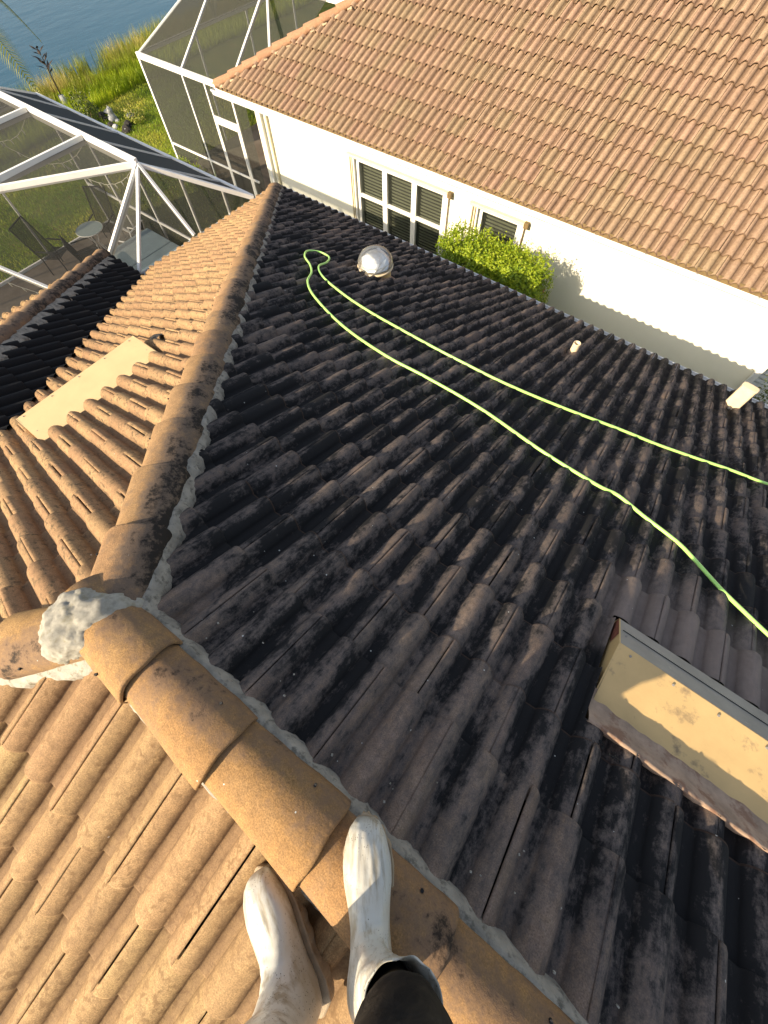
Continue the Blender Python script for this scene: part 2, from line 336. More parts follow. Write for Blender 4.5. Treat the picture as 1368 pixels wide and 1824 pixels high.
# ------------------------------------------------------------------ mesh helpers
def link(o, parent=None):
    COL.objects.link(o)
    if parent is not None: o.parent = parent
    return o
class MB:
    def __init__(s): s.v = []; s.f = []; s.t = []; s.l = []
    def add(s, vs, fs, tv=None, lip=None):
        if lip is not None: s.l += lip
        n = len(s.v); s.v += [tuple(a) for a in vs]; s.f += [tuple(i + n for i in f) for f in fs]
        if tv is not None: s.t += [tv] * len(fs)
        return s
    def box(s, c, size, M=None, tv=None):
        M = M or Matrix.Identity(3); c = Vector(c); hx, hy, hz = [q / 2 for q in size]
        vs = [c + M @ Vector((x, y, z)) for x in (-hx, hx) for y in (-hy, hy) for z in (-hz, hz)]
        return s.add(vs, [(0, 1, 3, 2), (4, 6, 7, 5), (0, 4, 5, 1), (2, 3, 7, 6), (0, 2, 6, 4), (1, 5, 7, 3)], tv)
    def beam(s, p, q, w, h, up=(0, 0, 1), tv=None):
        p = Vector(p); q = Vector(q); d = q - p; L = d.length; d.normalize(); up = Vector(up)
        if abs(d.dot(up)) > .98: up = Vector((0, 1, 0))
        sd = d.cross(up).normalized(); u2 = sd.cross(d)
        M = Matrix((sd, d, u2)).transposed()
        return s.box((p + q) / 2, (w, L, h), M, tv)
    def tube(s, pts, r, n=8, cap=True, tv=None):
        pts = [Vector(p) for p in pts]; rs = r if hasattr(r, '__len__') else [r] * len(pts)
        vs = []; fs = []; prev = None
        for i, p in enumerate(pts):
            d = (pts[min(i + 1, len(pts) - 1)] - pts[max(i - 1, 0)]).normalized()
            if prev is None: a = d.orthogonal().normalized()
            else: a = (prev - d * prev.dot(d)).normalized()
            prev = a; b = d.cross(a)
            for k in range(n):
                t = 2 * math.pi * k / n; vs.append(p + (a * math.cos(t) + b * math.sin(t)) * rs[i])
        for i in range(len(pts) - 1):
            for k in range(n):
                k2 = (k + 1) % n; fs.append((i * n + k, i * n + k2, (i + 1) * n + k2, (i + 1) * n + k))
        if cap: fs.append(tuple(range(n))[::-1]); fs.append(tuple((len(pts) - 1) * n + k for k in range(n)))
        return s.add(vs, fs, tv)
    def rings(s, rings, close=True, cap=(False, False)):
        n = len(rings[0]); vs = [p for r in rings for p in r]; fs = []
        for i in range(len(rings) - 1):
            for k in range(n if close else n - 1):
                k2 = (k + 1) % n; fs.append((i * n + k, i * n + k2, (i + 1) * n + k2, (i + 1) * n + k))
        if cap[0]: fs.append(tuple(range(n))[::-1])
        if cap[1]: fs.append(tuple((len(rings) - 1) * n + k for k in range(n)))
        return s.add(vs, fs)
    def mesh(s, name, mat, smooth=False):
        me = bpy.data.meshes.new(name); me.from_pydata(s.v, [], s.f); me.update()
        if smooth: me.polygons.foreach_set('use_smooth', [True] * len(me.polygons))
        if s.t:
            a = me.attributes.new('tv', 'FLOAT', 'FACE'); a.data.foreach_set('value', s.t)
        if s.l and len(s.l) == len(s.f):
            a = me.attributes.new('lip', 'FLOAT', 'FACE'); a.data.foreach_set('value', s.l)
        if mat: me.materials.append(MAT[mat] if isinstance(mat, str) else mat)
        return me
    def obj(s, name, mat, parent=None, smooth=False, **kw):
        o = link(bpy.data.objects.new(name, s.mesh(name, mat, smooth)), parent)
        for k, v in kw.items(): o[k] = v
        return o
def bevel(o, w=.004, seg=2):
    m = o.modifiers.new('bevel', 'BEVEL'); m.width = w; m.segments = seg; m.limit_method = 'ANGLE'; return o
def empty(name, loc, label, cat, group=None):
    o = bpy.data.objects.new(name, None); o.location = loc; o.empty_display_size = .2; COL.objects.link(o)
    o['label'] = label; o['category'] = cat
    if group: o['group'] = group
    return o
def under(o, root):            # parent while keeping world-space mesh coordinates
    o.parent = root; o.matrix_parent_inverse = Matrix.Translation(-Vector(root.location)); return o
def struct(name, mb, mat, smooth=False):
    o = mb.obj(name, mat, None, smooth); o['kind'] = 'structure'; return o
def nz(x, y, z, s=1.0): return mnoise.noise(Vector((x * s, y * s, z * s)))

# ------------------------------------------------------------------ roof geometry
T = 0.46455; ANG = math.atan(T); CA, SA = math.cos(ANG), math.sin(ANG)
XJ = -0.96
GZ = -5.62                      # ground level
def frame(O, U, V):
    U = Vector(U); V = Vector(V).normalized(); W = U.cross(V)
    M = Matrix((U, V, W)).transposed().to_4x4(); M.translation = Vector(O); return M
FD = frame((0, 0, 0), (1, 0, 0), (0, CA, -SA))
FL = frame((0, 0, 0), (-1, 0, 0), (0, -CA, -SA))
FE = frame((XJ, 0, 0), (0, 1, 0), (-CA, 0, -SA))
WY = -2.96
FW = frame((0, WY, 0), (1, 0, 0), (0, CA, -SA))
WX = XJ - (XJ + 4.91 - .96 - WY) if False else -1.95
FWE = frame((-1.95, 0, 0), (0, 1, 0), (-CA, 0, -SA))
NY, NZ = 8.05, -2.705
FN = frame((0, NY + 6.0, NZ + 6.0 * T), (-1, 0, 0), (0, -CA, -SA))
NXC = -10.80                    # neighbour's roof corner X
FNE = frame((NXC + 6.0, 0, NZ + 6.0 * T), (0, 1, 0), (-CA, 0, -SA))

def roll_h(u, w, H, rw=.36):
    p = w / 2; x = (u + p / 2) % p - p / 2; hw = p * rw
    if abs(x) >= hw: return 0.0
    return H * math.cos(math.pi / 2 * x / hw) ** .60
def tile_geo(w, Lt, n, var, H=.046, lift=.026, th=.017, rw=.40):
    """one double-roll tile; u 0..w across, v 0..Lt down the slope, w = up"""
    us = []
    hw = w / 2 * rw; p = w / 2
    for c0 in (0, p, w):
        for k in range(-n, n + 1):
            x = c0 + hw * math.sin(math.pi / 2 * k / n) * .9995
            if 0 <= x <= w: us.append(x)
    us = sorted(set(round(x, 5) for x in us))
    us[0] += .0022; us[-1] -= .0022
    vs = []; fs = []; m = len(us)
    rs = random.Random(var)
    wob = [rs.uniform(-.0022, .0022) for _ in range(6)]
    tw = rs.uniform(-.003, .003)
    rows = [(0, 0, 0), (Lt * .5, 0, 0), (Lt - .010, 0, 0), (Lt - .002, -.0025, 0), (Lt, -.007, 0), (Lt - .001, -th, 0)]
    for ri, (v, dz, _) in enumerate(rows):
        for k, u in enumerate(us):
            z = roll_h(u, w, H, rw) + lift * (v / Lt) + dz + tw * (u / w - .5) * (v / Lt)
            if u < w * .1: z += .003
            vv = v + (math.sin(u / w * 9 + wob[0] * 900) * .0022 if ri > 1 else 0)
            z += .0012 * math.sin(u * 60 + v * 22 + var)
            vs.append((u, vv, z))
    for r in range(len(rows) - 1):
        for k in range(m - 1):
            fs.append((r * m + k, (r + 1) * m + k, (r + 1) * m + k + 1, r * m + k + 1))
    # side lip down the exposed joint
    b = len(vs)
    for r in (0, 1, 2, 4):
        x, y, z = vs[r * m]; vs.append((x, y, z - .012)); x, y, z = vs[r * m + m - 1]; vs.append((x, y, z - .012))
    prev = None
    for i, r in enumerate((0, 1, 2, 4)):
        if prev is not None:
            pi, pr = prev
            fs.append((pr * m, b + 2 * pi, b + 2 * i, r * m)); fs.append((pr * m + m - 1, r * m + m - 1, b + 2 * i + 1, b + 2 * pi + 1))
        prev = (i, r)
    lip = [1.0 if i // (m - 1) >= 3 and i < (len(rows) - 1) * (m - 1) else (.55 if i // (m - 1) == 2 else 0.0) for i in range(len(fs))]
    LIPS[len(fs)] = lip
    return vs, fs

LIPS = {}
VARS = {}
GEO = {'N': dict(H=.058, lift=.048, th=.012, rw=.37), 'NE': dict(H=.058, lift=.048, th=.012, rw=.37), 'D': dict(H=.054, lift=.044, th=.020, rw=.355), 'W': dict(H=.054, lift=.034, th=.016, rw=.37), 'L': dict(H=.052, lift=.026, th=.016, rw=.385), 'E': dict(H=.052, lift=.028, th=.016, rw=.38)}
def tile_variants(key, w, Lt, n, mat, nv, low=False):
    k = (key, w, Lt, n, low)
    if k not in VARS:
        out = []
        for i in range(nv):
            v, f = tile_geo(w, Lt, n, i * 7 + 3, **{**GEO.get(key, {}), **(dict(lift=.024) if low else {})})
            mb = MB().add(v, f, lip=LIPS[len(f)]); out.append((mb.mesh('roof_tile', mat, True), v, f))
        VARS[k] = out
    return VARS[k]

def clip_poly_mesh(vs, fs, M, planes):
    """clip a tile (local verts) by vertical world half-planes a*x+b*y+c>0; returns world verts/faces"""
    bm = bmesh.new(); bv = [bm.verts.new(M @ Vector(v)) for v in vs]
    for f in fs:
        try: bm.faces.new([bv[i] for i in f])
        except ValueError: pass
    for a, b, c in planes:
        n = Vector((a, b, 0)); L = n.length; n /= L
        bmesh.ops.bisect_plane(bm, geom=bm.verts[:] + bm.edges[:] + bm.faces[:], plane_co=-n * c / L, plane_no=-n, clear_outer=True, dist=1e-5)
    bm.verts.index_update()
    v2 = [v.co.copy() for v in bm.verts]; f2 = [[v.index for v in f.verts] for f in bm.faces]; bm.free()
    return v2, f2

def cut_tile(t):
    v, f = t['v'], t['f']
    if not t['hole']: return clip_poly_mesh(v, f, t['M'], t['need'])
    x0, x1, y0, y1 = t['hole']; V = []; F = []
    for pl in ([(-1, 0, x0)], [(1, 0, -x1)], [(1, 0, -x0), (-1, 0, x1), (0, -1, y0)], [(1, 0, -x0), (-1, 0, x1), (0, 1, -y1)]):
        a, b = clip_poly_mesh(v, f, t['M'], t['need'] + pl); n = len(V); V += a; F += [[i + n for i in q] for q in b]
    return V, F
class Slope:
    def __init__(s, M, key, mat, w, u0, fronts, planes, hi=False, par=0, ov=.045, urange=(-20, 20), hole=None):
        s.hole = hole; s.M, s.key, s.mat, s.w, s.u0, s.fronts, s.planes, s.hi, s.par, s.ov, s.ur = M, key, mat, w, u0, fronts, planes, hi, par, ov, urange
    def tiles(s):
        """yields (matrix, kind, data, score)"""
        Minv = s.M.inverted()
        for r in range(len(s.fronts) - 1):
            v0, v1 = s.fronts[r], s.fronts[r + 1]; Lt = round(v1 - v0 + s.ov, 4)
            off = s.u0 + (s.w / 2 if (r + s.par) % 2 else 0)
            k0 = math.floor((s.ur[0] - off) / s.w); k1 = math.ceil((s.ur[1] - off) / s.w)
            for k in range(k0, k1):
                u = off + k * s.w
                cs = [s.M @ Vector((u + a, v1 - b, 0)) for a in (0, s.w) for b in (0, Lt)]
                inside = True; skip = False; need = []
                for pl in s.planes:
                    g = [pl[0] * c.x + pl[1] * c.y + pl[2] for c in cs]
                    if max(g) <= .01: skip = True; break
                    if min(g) < 0: need.append(pl)
                if skip: continue
                c = s.M @ Vector((u + s.w / 2, v1 - Lt / 2, .03)); q = proj(c)
                inview = q is not None and -40 < q[0] < 1408 and -40 < q[1] < 1864
                score = (1 / q[2] ** 2 if q else 0) * (1 if inview else .0001)
                if inview:
                    n = (s.M.to_3x3() @ Vector((0, 0, 1))); score *= max(.05, n.dot((CAM_P - c).normalized()))
                jit = Matrix.Translation((random.uniform(-.002, .002), random.uniform(-.004, .004), random.uniform(-.001, .002))) @ Matrix.Rotation(random.uniform(-.009, .009), 4, 'Z')
                M = s.M @ Matrix.Translation((u, v1 - Lt, 0)) @ jit
                n = 7 if (q and q[2] < 2.4 and inview) else (4 if q and q[2] < 7 else 3)
                vari = tile_variants(s.key, s.w, Lt, n, s.mat, 5, s.key == 'D' and r < 2); me, v, f = random.choice(vari)
                hole = None
                if s.hole:
                    h = s.hole; xs_ = [c_.x for c_ in cs]; ys_ = [c_.y for c_ in cs]
                    if max(xs_) > h[0] and min(xs_) < h[1] and max(ys_) > h[2] and min(ys_) < h[3]: hole = h
                yield dict(hole=hole, M=M, me=me, v=v, f=f, need=need, score=score, tv=random.random(), mat=s.mat, inview=inview)

def lay_tiles(parents, slopes, root, limit=300, name='roof_tile'):
    allt = []
    for sl, par in zip(slopes, parents):
        for t in sl.tiles(): t['par'] = par; allt.append(t)
    allt.sort(key=lambda t: -t['score'])
    rest = {}
    for i, t in enumerate(allt):
        if i < limit and t['inview']:
            if t['need'] or t['hole']:
                v, f = cut_tile(t)
                if len(f) < 3: continue
                o = MB().add(v, f).obj(name, t['mat'], None, True)
                under(o, t['par'])
                # par is itself a child of an empty: parent has identity matrix (see building builders)
            else:
                o = link(bpy.data.objects.new(name, t['me'])); o.parent = t['par']; o.matrix_world = t['M']
            o['tv'] = t['tv']
        else:
            mb = rest.setdefault((t['mat']), MB())
            if t['need'] or t['hole']: v, f = cut_tile(t)
            else: v, f = [t['M'] @ Vector(p) for p in t['v']], t['f']
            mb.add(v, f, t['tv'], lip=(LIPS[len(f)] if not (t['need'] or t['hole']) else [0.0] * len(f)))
    return rest

def cap_geo(L, w0, w1, h, th=.019, n=16, var=0, lift=.024):
    """barrel cap: v along, opens downwards; v=L is the broad exposed end"""
    rs = random.Random(var); rows = [(0, w0, h * .9, 0), (L * .33, w0 + (w1 - w0) * .33, h * .93, 0), (L * .66, w0 + (w1 - w0) * .66, h * .97, 0), (L - .012, w1, h, 0), (L - .003, w1 - .001, h - .002, 0), (L, w1 - .005, h - .006, 0), (L, w1 - th, h - th, 0)]
    vs = []; fs = []; m = n + 1
    for v, w, hh, _ in rows:
        for k in range(m):
            a = math.pi * k / n; x = -w / 2 * math.cos(a) * (1 if w > 0 else 1); z = hh * math.sin(a) ** .82
            z += lift * v / L; z += .0018 * math.sin(5 * v / L * 3 + k + var) ; x += .0015 * math.sin(v * 30 + k * 1.7 + var)
            if k in (0, n): z -= .012
            vs.append((x, v + .003 * math.sin(k * .9 + var * 2) * (v > L * .9), z))
    for r in range(len(rows) - 1):
        for k in range(m - 1): fs.append((r * m + k, (r + 1) * m + k, (r + 1) * m + k + 1, r * m + k + 1))
    # lower rim thickness
    b = len(vs)
    for r in range(4):
        for k in (0, n):
            x, y, z = vs[r * m + k]; vs.append((x - math.copysign(th, x), y, z + .001))
    for r in range(3):
        for j, k in enumerate((0, n)):
            a_, b_ = r * m + k, (r + 1) * m + k; c_, d2 = b + (r + 1) * 2 + j, b + r * 2 + j
            fs.append((a_, b_, c_, d2) if j == 1 else (a_, d2, c_, b_))
    # thin back skin so no light leaks
    return vs, fs
def cap_frame(O, V):
    V = Vector(V).normalized(); W = (Vector((0, 0, 1)) - V * V.z).normalized(); U = V.cross(W)
    M = Matrix((U, V, W)).transposed().to_4x4(); M.translation = Vector(O); return M
def lay_caps(O, V, n, exp, L, mat, parent, w=.25, h=.10, s0=0.0, name='ridge_cap', holes=True):
    M = cap_frame(O, V); meshes = []
    for i in range(3):
        v, f = cap_geo(L, w * .87, w, h, var=i + 1); meshes.append(MB().add(v, f).mesh(name, mat, True))
    for i in range(n):
        e = s0 + exp * (i + 1)
        m = M @ Matrix.Translation((random.uniform(-.003, .003), e - L, random.uniform(-.002, .002))) @ Matrix.Rotation(random.uniform(-.014, .014), 4, 'Z') @ Matrix.Rotation(random.uniform(-.02, .02), 4, 'Y')
        o = link(bpy.data.objects.new(name, meshes[i % 3])); o.parent = parent; o.matrix_world = m; o['tv'] = random.random()
        if holes:
            a = R(random.uniform(30, 42)); sd = -1 if random.random() < .8 else 1
            p = m @ Vector((sd * w / 2 * math.cos(a), L * random.uniform(.70, .80), h * math.sin(a) ** .82 + .0185))
            k = MB().tube([p - m.to_3x3() @ Vector((0, 0, .006)), p + m.to_3x3() @ Vector((0, 0, .0012))], .0048, 8).obj('nail_hole', 'black', parent)
def mortar_strip(P, Q, r, squash, mat, parent, name='mortar_strip', seed=0, rvar=.45, step=.022, up=(0, 0, 1), lump=.35, gap=False):
    P = Vector(P); Q = Vector(Q); d = Q - P; L = d.length; d.normalize(); up = Vector(up); sd = d.cross(up).normalized(); u2 = sd.cross(d)
    n = max(3, int(L / step)); rings = []
    for i in range(n + 1):
        s = L * i / n; c = P + d * s + sd * (nz(s * 4, seed, 0) * r * .45)
        rr = r * (1 + rvar * nz(s * 7, seed, 3) * 1.6 + lump * max(0, nz(s * 17, seed, 9)) * 1.5)
        if gap: rr *= .35 + 1.1 * abs(math.sin(math.pi * s / .157 / 1.45 + seed))
        ring = []
        for k in range(9):
            a = 2 * math.pi * k / 9; q = rr * (1 + .30 * nz(s * 22, k * 1.3, seed + 5))
            ring.append(c + sd * math.cos(a) * q + u2 * math.sin(a) * q * squash)
        rings.append(ring)
    return MB().rings(rings, True, (True, True)).obj(name, mat, parent, True)

def mortar_ribbon(P, Q, out, w, h, mat, parent, seed=0, step=.012, name='mortar_strip', roll=None, inner=-.02):
    """ragged trowelled strip: starts under the cap edge, runs out and down onto the tiles"""
    P = Vector(P); Q = Vector(Q); out = Vector(out).normalized(); d = Q - P; L = d.length; d.normalize(); up = Vector((0, 0, 1)); n = int(L / step); rings = []
    for i in range(n + 1):
        s = L * i / n; c = P + d * s
        ww = w * (1 + .34 * nz(s * 5, seed, 0) + .22 * nz(s * 19, seed, 4) + .20 * nz(s * 55, seed, 8))
        hh = h * (1 + .35 * nz(s * 11, seed, 2))
        ring = [c + out * inner + up * hh]
        for t, z in ((.15, 1.0), (.4, .86), (.65, .60), (.85, .32), (1.0, .02), (1.02, -1.0)):
            j = .10 * nz(s * 40, t * 5, seed + 2)
            ring.append(c + out * (ww * t) + up * (hh * (z + j * 1.6) if z > -.5 else -.045))
        rings.append(ring)
    return MB().rings(rings, False).obj(name, mat, parent, True)

# ------------------------------------------------------------------ the house we stand on
house = empty('tiled_house', (0, 0, 0), 'tiled hip roof house underfoot, one slope black with mould, the others sunlit', 'house')
# roof decks (thin dark sheets under the tiles)
def deck(name, pts, M_off=.0, mat='under', th=.03):
    pts = [Vector(p) for p in pts]; n = (pts[1] - pts[0]).cross(pts[2] - pts[0]).normalized()
    if n.z < 0: n = -n
    mb = MB(); k = len(pts); top = [p - n * .004 for p in pts]; bot = [p - n * (.004 + th) for p in pts]
    mb.add(top + bot, [tuple(range(k)), tuple(range(k, 2 * k))[::-1]] + [(i, i + k, (i + 1) % k + k, (i + 1) % k) for i in range(k)])
    o = mb.obj(name, mat); o.parent = house; return o
EY = 6.04
def zD(y): return -T * y
def zE(x): return T * (x - XJ)
def zW(y): return -T * (y - WY)
roofD = deck('roof_slope', [(XJ, 0, 0), (XJ - EY, EY, zD(EY)), (3.4, EY, zD(EY)), (3.4, 0, 0)])
roofL = deck('roof_slope', [(XJ, 0, 0), (3.4, 0, 0), (3.4, -4, -4 * T), (XJ - 4, -4, -4 * T)])
vY0, vX1 = EY - 3.16, None
# end slope: from hip B to the valley and hip C
ex = XJ - EY
roofE = deck('roof_slope', [(XJ, 0, 0), (XJ - 4, -4, zE(XJ - 4)), (-3.92 + 2.5 - 0.0, -2.5, zE(-1.42)) if False else (XJ - 4, -4, zE(XJ - 4)), (ex, -3.92 - ex, zE(ex)), (ex, EY, zE(ex))][:2] + [(ex, -3.92 - ex, zE(ex)), (ex, EY, zE(ex))])
WXE = -7.74; WYE = 2.84
roofW = deck('roof_slope', [(WXE, WYE, zW(WYE)), (-3.92 - WYE, WYE, zW(WYE)), (-3.92 + 2.0, -2.0, zW(-2.0)), (-1.95 - 2.96 + 2.0, -2.0, zW(-2.0))])
roofWE = deck('roof_slope', [(WXE, WYE, zW(WYE)), (-1.95 - 2.96 + 2.0, -2.0, zW(-2.0)), (WXE, -2.0, zW(WYE))])
for o, lb in ((roofD, 'mould-blackened slope facing the neighbouring house'), (roofL, 'sunlit tan slope left of the ridge'), (roofE, 'spotted sunlit hip end slope'), (roofW, 'black mould-covered slope of the wing'), (roofWE, 'end slope of the wing')): o['label'] = lb

# course lines, as distance down the slope
frD = [.14 / CA - .02] + [y / CA for y in [.475, .745] + [.745 + .3125 * k for k in range(1, 18)]]
frL = [.14 / CA - .02, .520 / CA, .790 / CA] + [(.790 + .302 * k) / CA for k in range(1, 9)]
frE = [.10] + [(.33 + .3035 * k) / CA for k in range(0, 20)]
frW = [(-2.1 - WY) / CA] + [(WYE + .03 - WY - .3035 * k) / CA for k in range(16, -1, -1)]
SL = []
pD = [(1, 1, -XJ - .02), (0, 1, -.11)]
pL = [(1, -1, -XJ - .02), (0, -1, -.11)]
pE = [(-1, -1, XJ - .02 + .0), (-1, 1, XJ - .02), (1, 1, 3.90)]
pW = [(-1, -1, -3.86), (1, 1, 4.91 - .02)]
SL.append(Slope(FD, 'D', 'tile_dark', .311, .51 - .311 * 20, frD, pD, urange=(-7.3, 3.2), hole=(.625, 1.87, .845, 1.422)))
SL.append(Slope(FL, 'L', 'tile_lit', .3125, .10, frL, pL, urange=(-3.2, 5.0)))
SL.append(Slope(FE, 'E', 'tile_end', .310, .195, frE, pE, urange=(-2.6, 6.2), par=0, hole=(XJ - 2.60, XJ - 2.152, .24, 1.33)))
SL.append(Slope(FW, 'W', 'tile_wing', .310, .05, frW, pW, urange=(-8.5, -1.2)))
WEpl = [(1, -1, 1e9)]
SLwe = Slope(FWE, 'WE', 'tile_lit', .310, .0, [(WXE + 1.95) * -1 / CA - .3035 * 5 / CA, *[((WXE + 1.95) * -1 - .3035 * k) / CA for k in range(4, -1, -1)]], [(-1, -1, -4.91 - .02)], urange=(-2, 2.84))
SL.append(SLwe)
# keep tile clear of the metal vents' raised bodies is not needed: vents sit above the rolls
rest = lay_tiles([roofD, roofL, roofE, roofW, roofWE], SL, house)
bigrest = MB()
for k, mb in rest.items():
    pass
# the remaining (smaller in view) tiles of the same roof, one mesh with its materials
me = bpy.data.meshes.new('roof_tiles'); V = []; Fc = []; tvs = []; mi = []; mats = []
for k, mb in rest.items():
    n = len(V); V += mb.v; Fc += [tuple(i + n for i in f) for f in mb.f]; tvs += mb.t; mi += [len(mats)] * len(mb.f); mats.append(MAT[k])
me.from_pydata(V, [], Fc); me.update()
for q in mats: me.materials.append(q)
me.polygons.foreach_set('material_index', mi); me.polygons.foreach_set('use_smooth', [True] * len(Fc))
at = me.attributes.new('tv', 'FLOAT', 'FACE'); at.data.foreach_set('value', tvs)
o = link(bpy.data.objects.new('roof_tiles', me), house); o['kind'] = 'stuff'

# ridge and hip caps
EXPC = .381
lay_caps((-1.085, 0, .0), (1, 0, 0), 10, EXPC, .43, 'cap', house, .25, .108, s0=.0)
HB = Vector((-1, 1, -T)).normalized()
lay_caps(Vector((XJ, 0, 0.012)) + HB * .02, HB, 23, .378, .42, 'cap_mould', house, .268, .098, name='hip_cap')
HC = Vector((-1, -1, -T)).normalized()
lay_caps(Vector((XJ, 0, 0.012)) + HC * .02, HC, 8, .40, .45, 'cap', house, .25, .098, name='hip_cap')
WH0 = Vector((WXE + 4.9, WYE - 4.9, zW(WYE - 4.9) + .015)); WHd = Vector((-1, 1, -T)).normalized()
lay_caps(WH0, WHd, 19, .378, .42, 'cap_mould', house, .25, .098, name='hip_cap', s0=.05)

mortar_ribbon((XJ + .05, .120, -.014), (3.3, .120, -.014), (0, 1, -.2), .022, .034, 'mortar', house, seed=1)
mortar_ribbon((XJ + .05, -.119, -.030), (3.3, -.119, -.030), (0, -1, 0), .016, .030, 'mortar', house, seed=2)
pb = Vector((1, 1, 0)).normalized()
def hipline(s, side, off, dz): return Vector((XJ, 0, dz)) + HB * s + pb * off * side
mortar_ribbon(hipline(.02, 1, .116, .020), hipline(9.0, 1, .116, .020), pb - Vector((0, 0, .22)), .036, .036, 'mortar', house, seed=3)
mortar_ribbon(hipline(.25, -1, .116, -.03), hipline(9.0, -1, .116, -.03), -pb - Vector((0, 0, .3)), .018, .026, 'mortar', house, seed=4)
pc = Vector((1, -1, 0)).normalized()
mortar_ribbon(Vector((XJ, 0, .016)) + pc * .116 + HC * .05, Vector((XJ, 0, .016)) + pc * .116 + HC * 4, pc - Vector((0, 0, .3)), .034, .026, 'mortar_light', house, seed=5)
mortar_ribbon(WH0 + pb * .11 + Vector((0, 0, .0)), WH0 + pb * .11 + WHd * 7.1 + Vector((0, 0, .0)), pb - Vector((0, 0, .3)), .11, .034, 'mortar', house, seed=6)

# mortar lump where ridge and hips meet
def lump():
    bm = bmesh.new(); bmesh.ops.create_icosphere(bm, subdivisions=5, radius=1.0)
    for v in bm.verts:
        p = v.co.copy(); a = math.atan2(p.y, p.x)
        # saddle-shaped pad, reaching out between the three runs of caps
        rr = .118
        for ang, ex, w in ((R(52), .110, .40), (R(-95), .060, .55), (R(-178), .020, .7)):
            dd = (a - ang + math.pi) % (2 * math.pi) - math.pi
            rr += ex * math.exp(-(dd / w) ** 2)
        x, y = p.x * rr, p.y * rr
        z = p.z * .085 - .62 * max(0, math.hypot(x, y) - .10) * 1.0
        nn = mnoise.noise(Vector((x * 26, y * 26, z * 26))) * .012 + mnoise.noise(Vector((x * 70, y * 70, z * 70))) * .006 + mnoise.noise(Vector((x * 150, y * 150, z * 150))) * .004 + mnoise.noise(Vector((x * 9, y * 9, 4))) * .012
        v.co = Vector((x, y, z)) + p * nn
    me = bpy.data.meshes.new('mortar_patch'); bm.to_mesh(me); bm.free(); me.materials.append(MAT['mortar_rough'])
    me.polygons.foreach_set('use_smooth', [True] * len(me.polygons))
    o = link(bpy.data.objects.new('mortar_patch', me), house); o.location = (XJ - .065, -.035, .050); o['label'] = 'rough pale mortar patch where the ridge and both hips meet'
    return o
lump()
# stray cement crumbs beside the ridge mortar
mb = MB()
for i in range(46):
    x = random.uniform(-.8, 1.3); y = random.choice([.17, .19, .22, .27, .33]) + random.uniform(-.02, .02); r = random.uniform(.0012, .0035)
    mb.box((x, y, zD(y) + roll_h(0, .311, .04) * .6 + .024), (r * 2.4, r * 1.8, r * 3), Matrix.Rotation(random.random() * 3, 3, 'Z'))
mb.obj('cement_crumbs', 'mortar_light', house)['kind'] = 'stuff'

# walls, fascia and gutters of the house
mb = MB()
mb.box(((3.2 - 6.5) / 2, EY - .55, (GZ + zD(EY) - .15) / 2), (9.7, .2, abs(GZ - zD(EY) + .15)))
mb.obj('wall', 'stucco', house)
mb = MB(); mb.box((-6.4, 4.0, (GZ - 2.95) / 2), (.2, 3.0, abs(GZ + 2.95))); mb.obj('wall', 'stucco', house)
mb = MB(); mb.box((-7.2, .3, (GZ - 2.95) / 2), (.2, 4.4, abs(GZ + 2.95))); mb.obj('wall', 'stucco', house)
def gutter(P, Q, out, parent, z, clips=(), mat='gutter', name='gutter'):
    """K-style gutter running P->Q (xy), 'out' = outward horizontal dir"""
    P = Vector((*P, z)); Q = Vector((*Q, z)); out = Vector((*out, 0)); up = Vector((0, 0, 1))
    prof = [(0, 0), (0, -.11), (.085, -.11), (.10, -.06), (.125, -.035), (.125, -.004), (.112, -.004), (.112, -.03), (.088, -.055), (.078, -.10), (.008, -.10), (.008, 0)]
    rings = [[p + out * a + up * b for a, b in prof] for p in (P, Q)]
    o = MB().rings(rings, True, (True, True)).obj(name, mat, parent)
    # end plates close the trough
    mb = MB()
    d = (Q - P).normalized()
    for e, sg in ((P, 1), (Q, -1)):
        pts = [e + out * a + up * b for a, b in prof[:6]]; mb.add(pts + [p + d * sg * .004 for p in pts], [(0, 1, 2, 3, 4, 5), (11, 10, 9, 8, 7, 6)])
    mb.obj('end_cap', mat, parent)
    return o
gutter((XJ - EY - .02, EY + .03), (3.2, EY + .03), (0, 1), house, zD(EY) - .005)
gutter((XJ - EY - .03, EY + .05), (XJ - EY - .03, WYE + .10), (-1, 0), house, zD(EY) - .01)
gutter((WXE - .03, WYE + .04), (XJ - EY - .17, WYE + .04), (0, 1), house, zD(EY) - .01)
gutter((WXE - .04, WYE + .05), (WXE - .04, -2.0), (-1, 0), house, zD(EY) - .01)

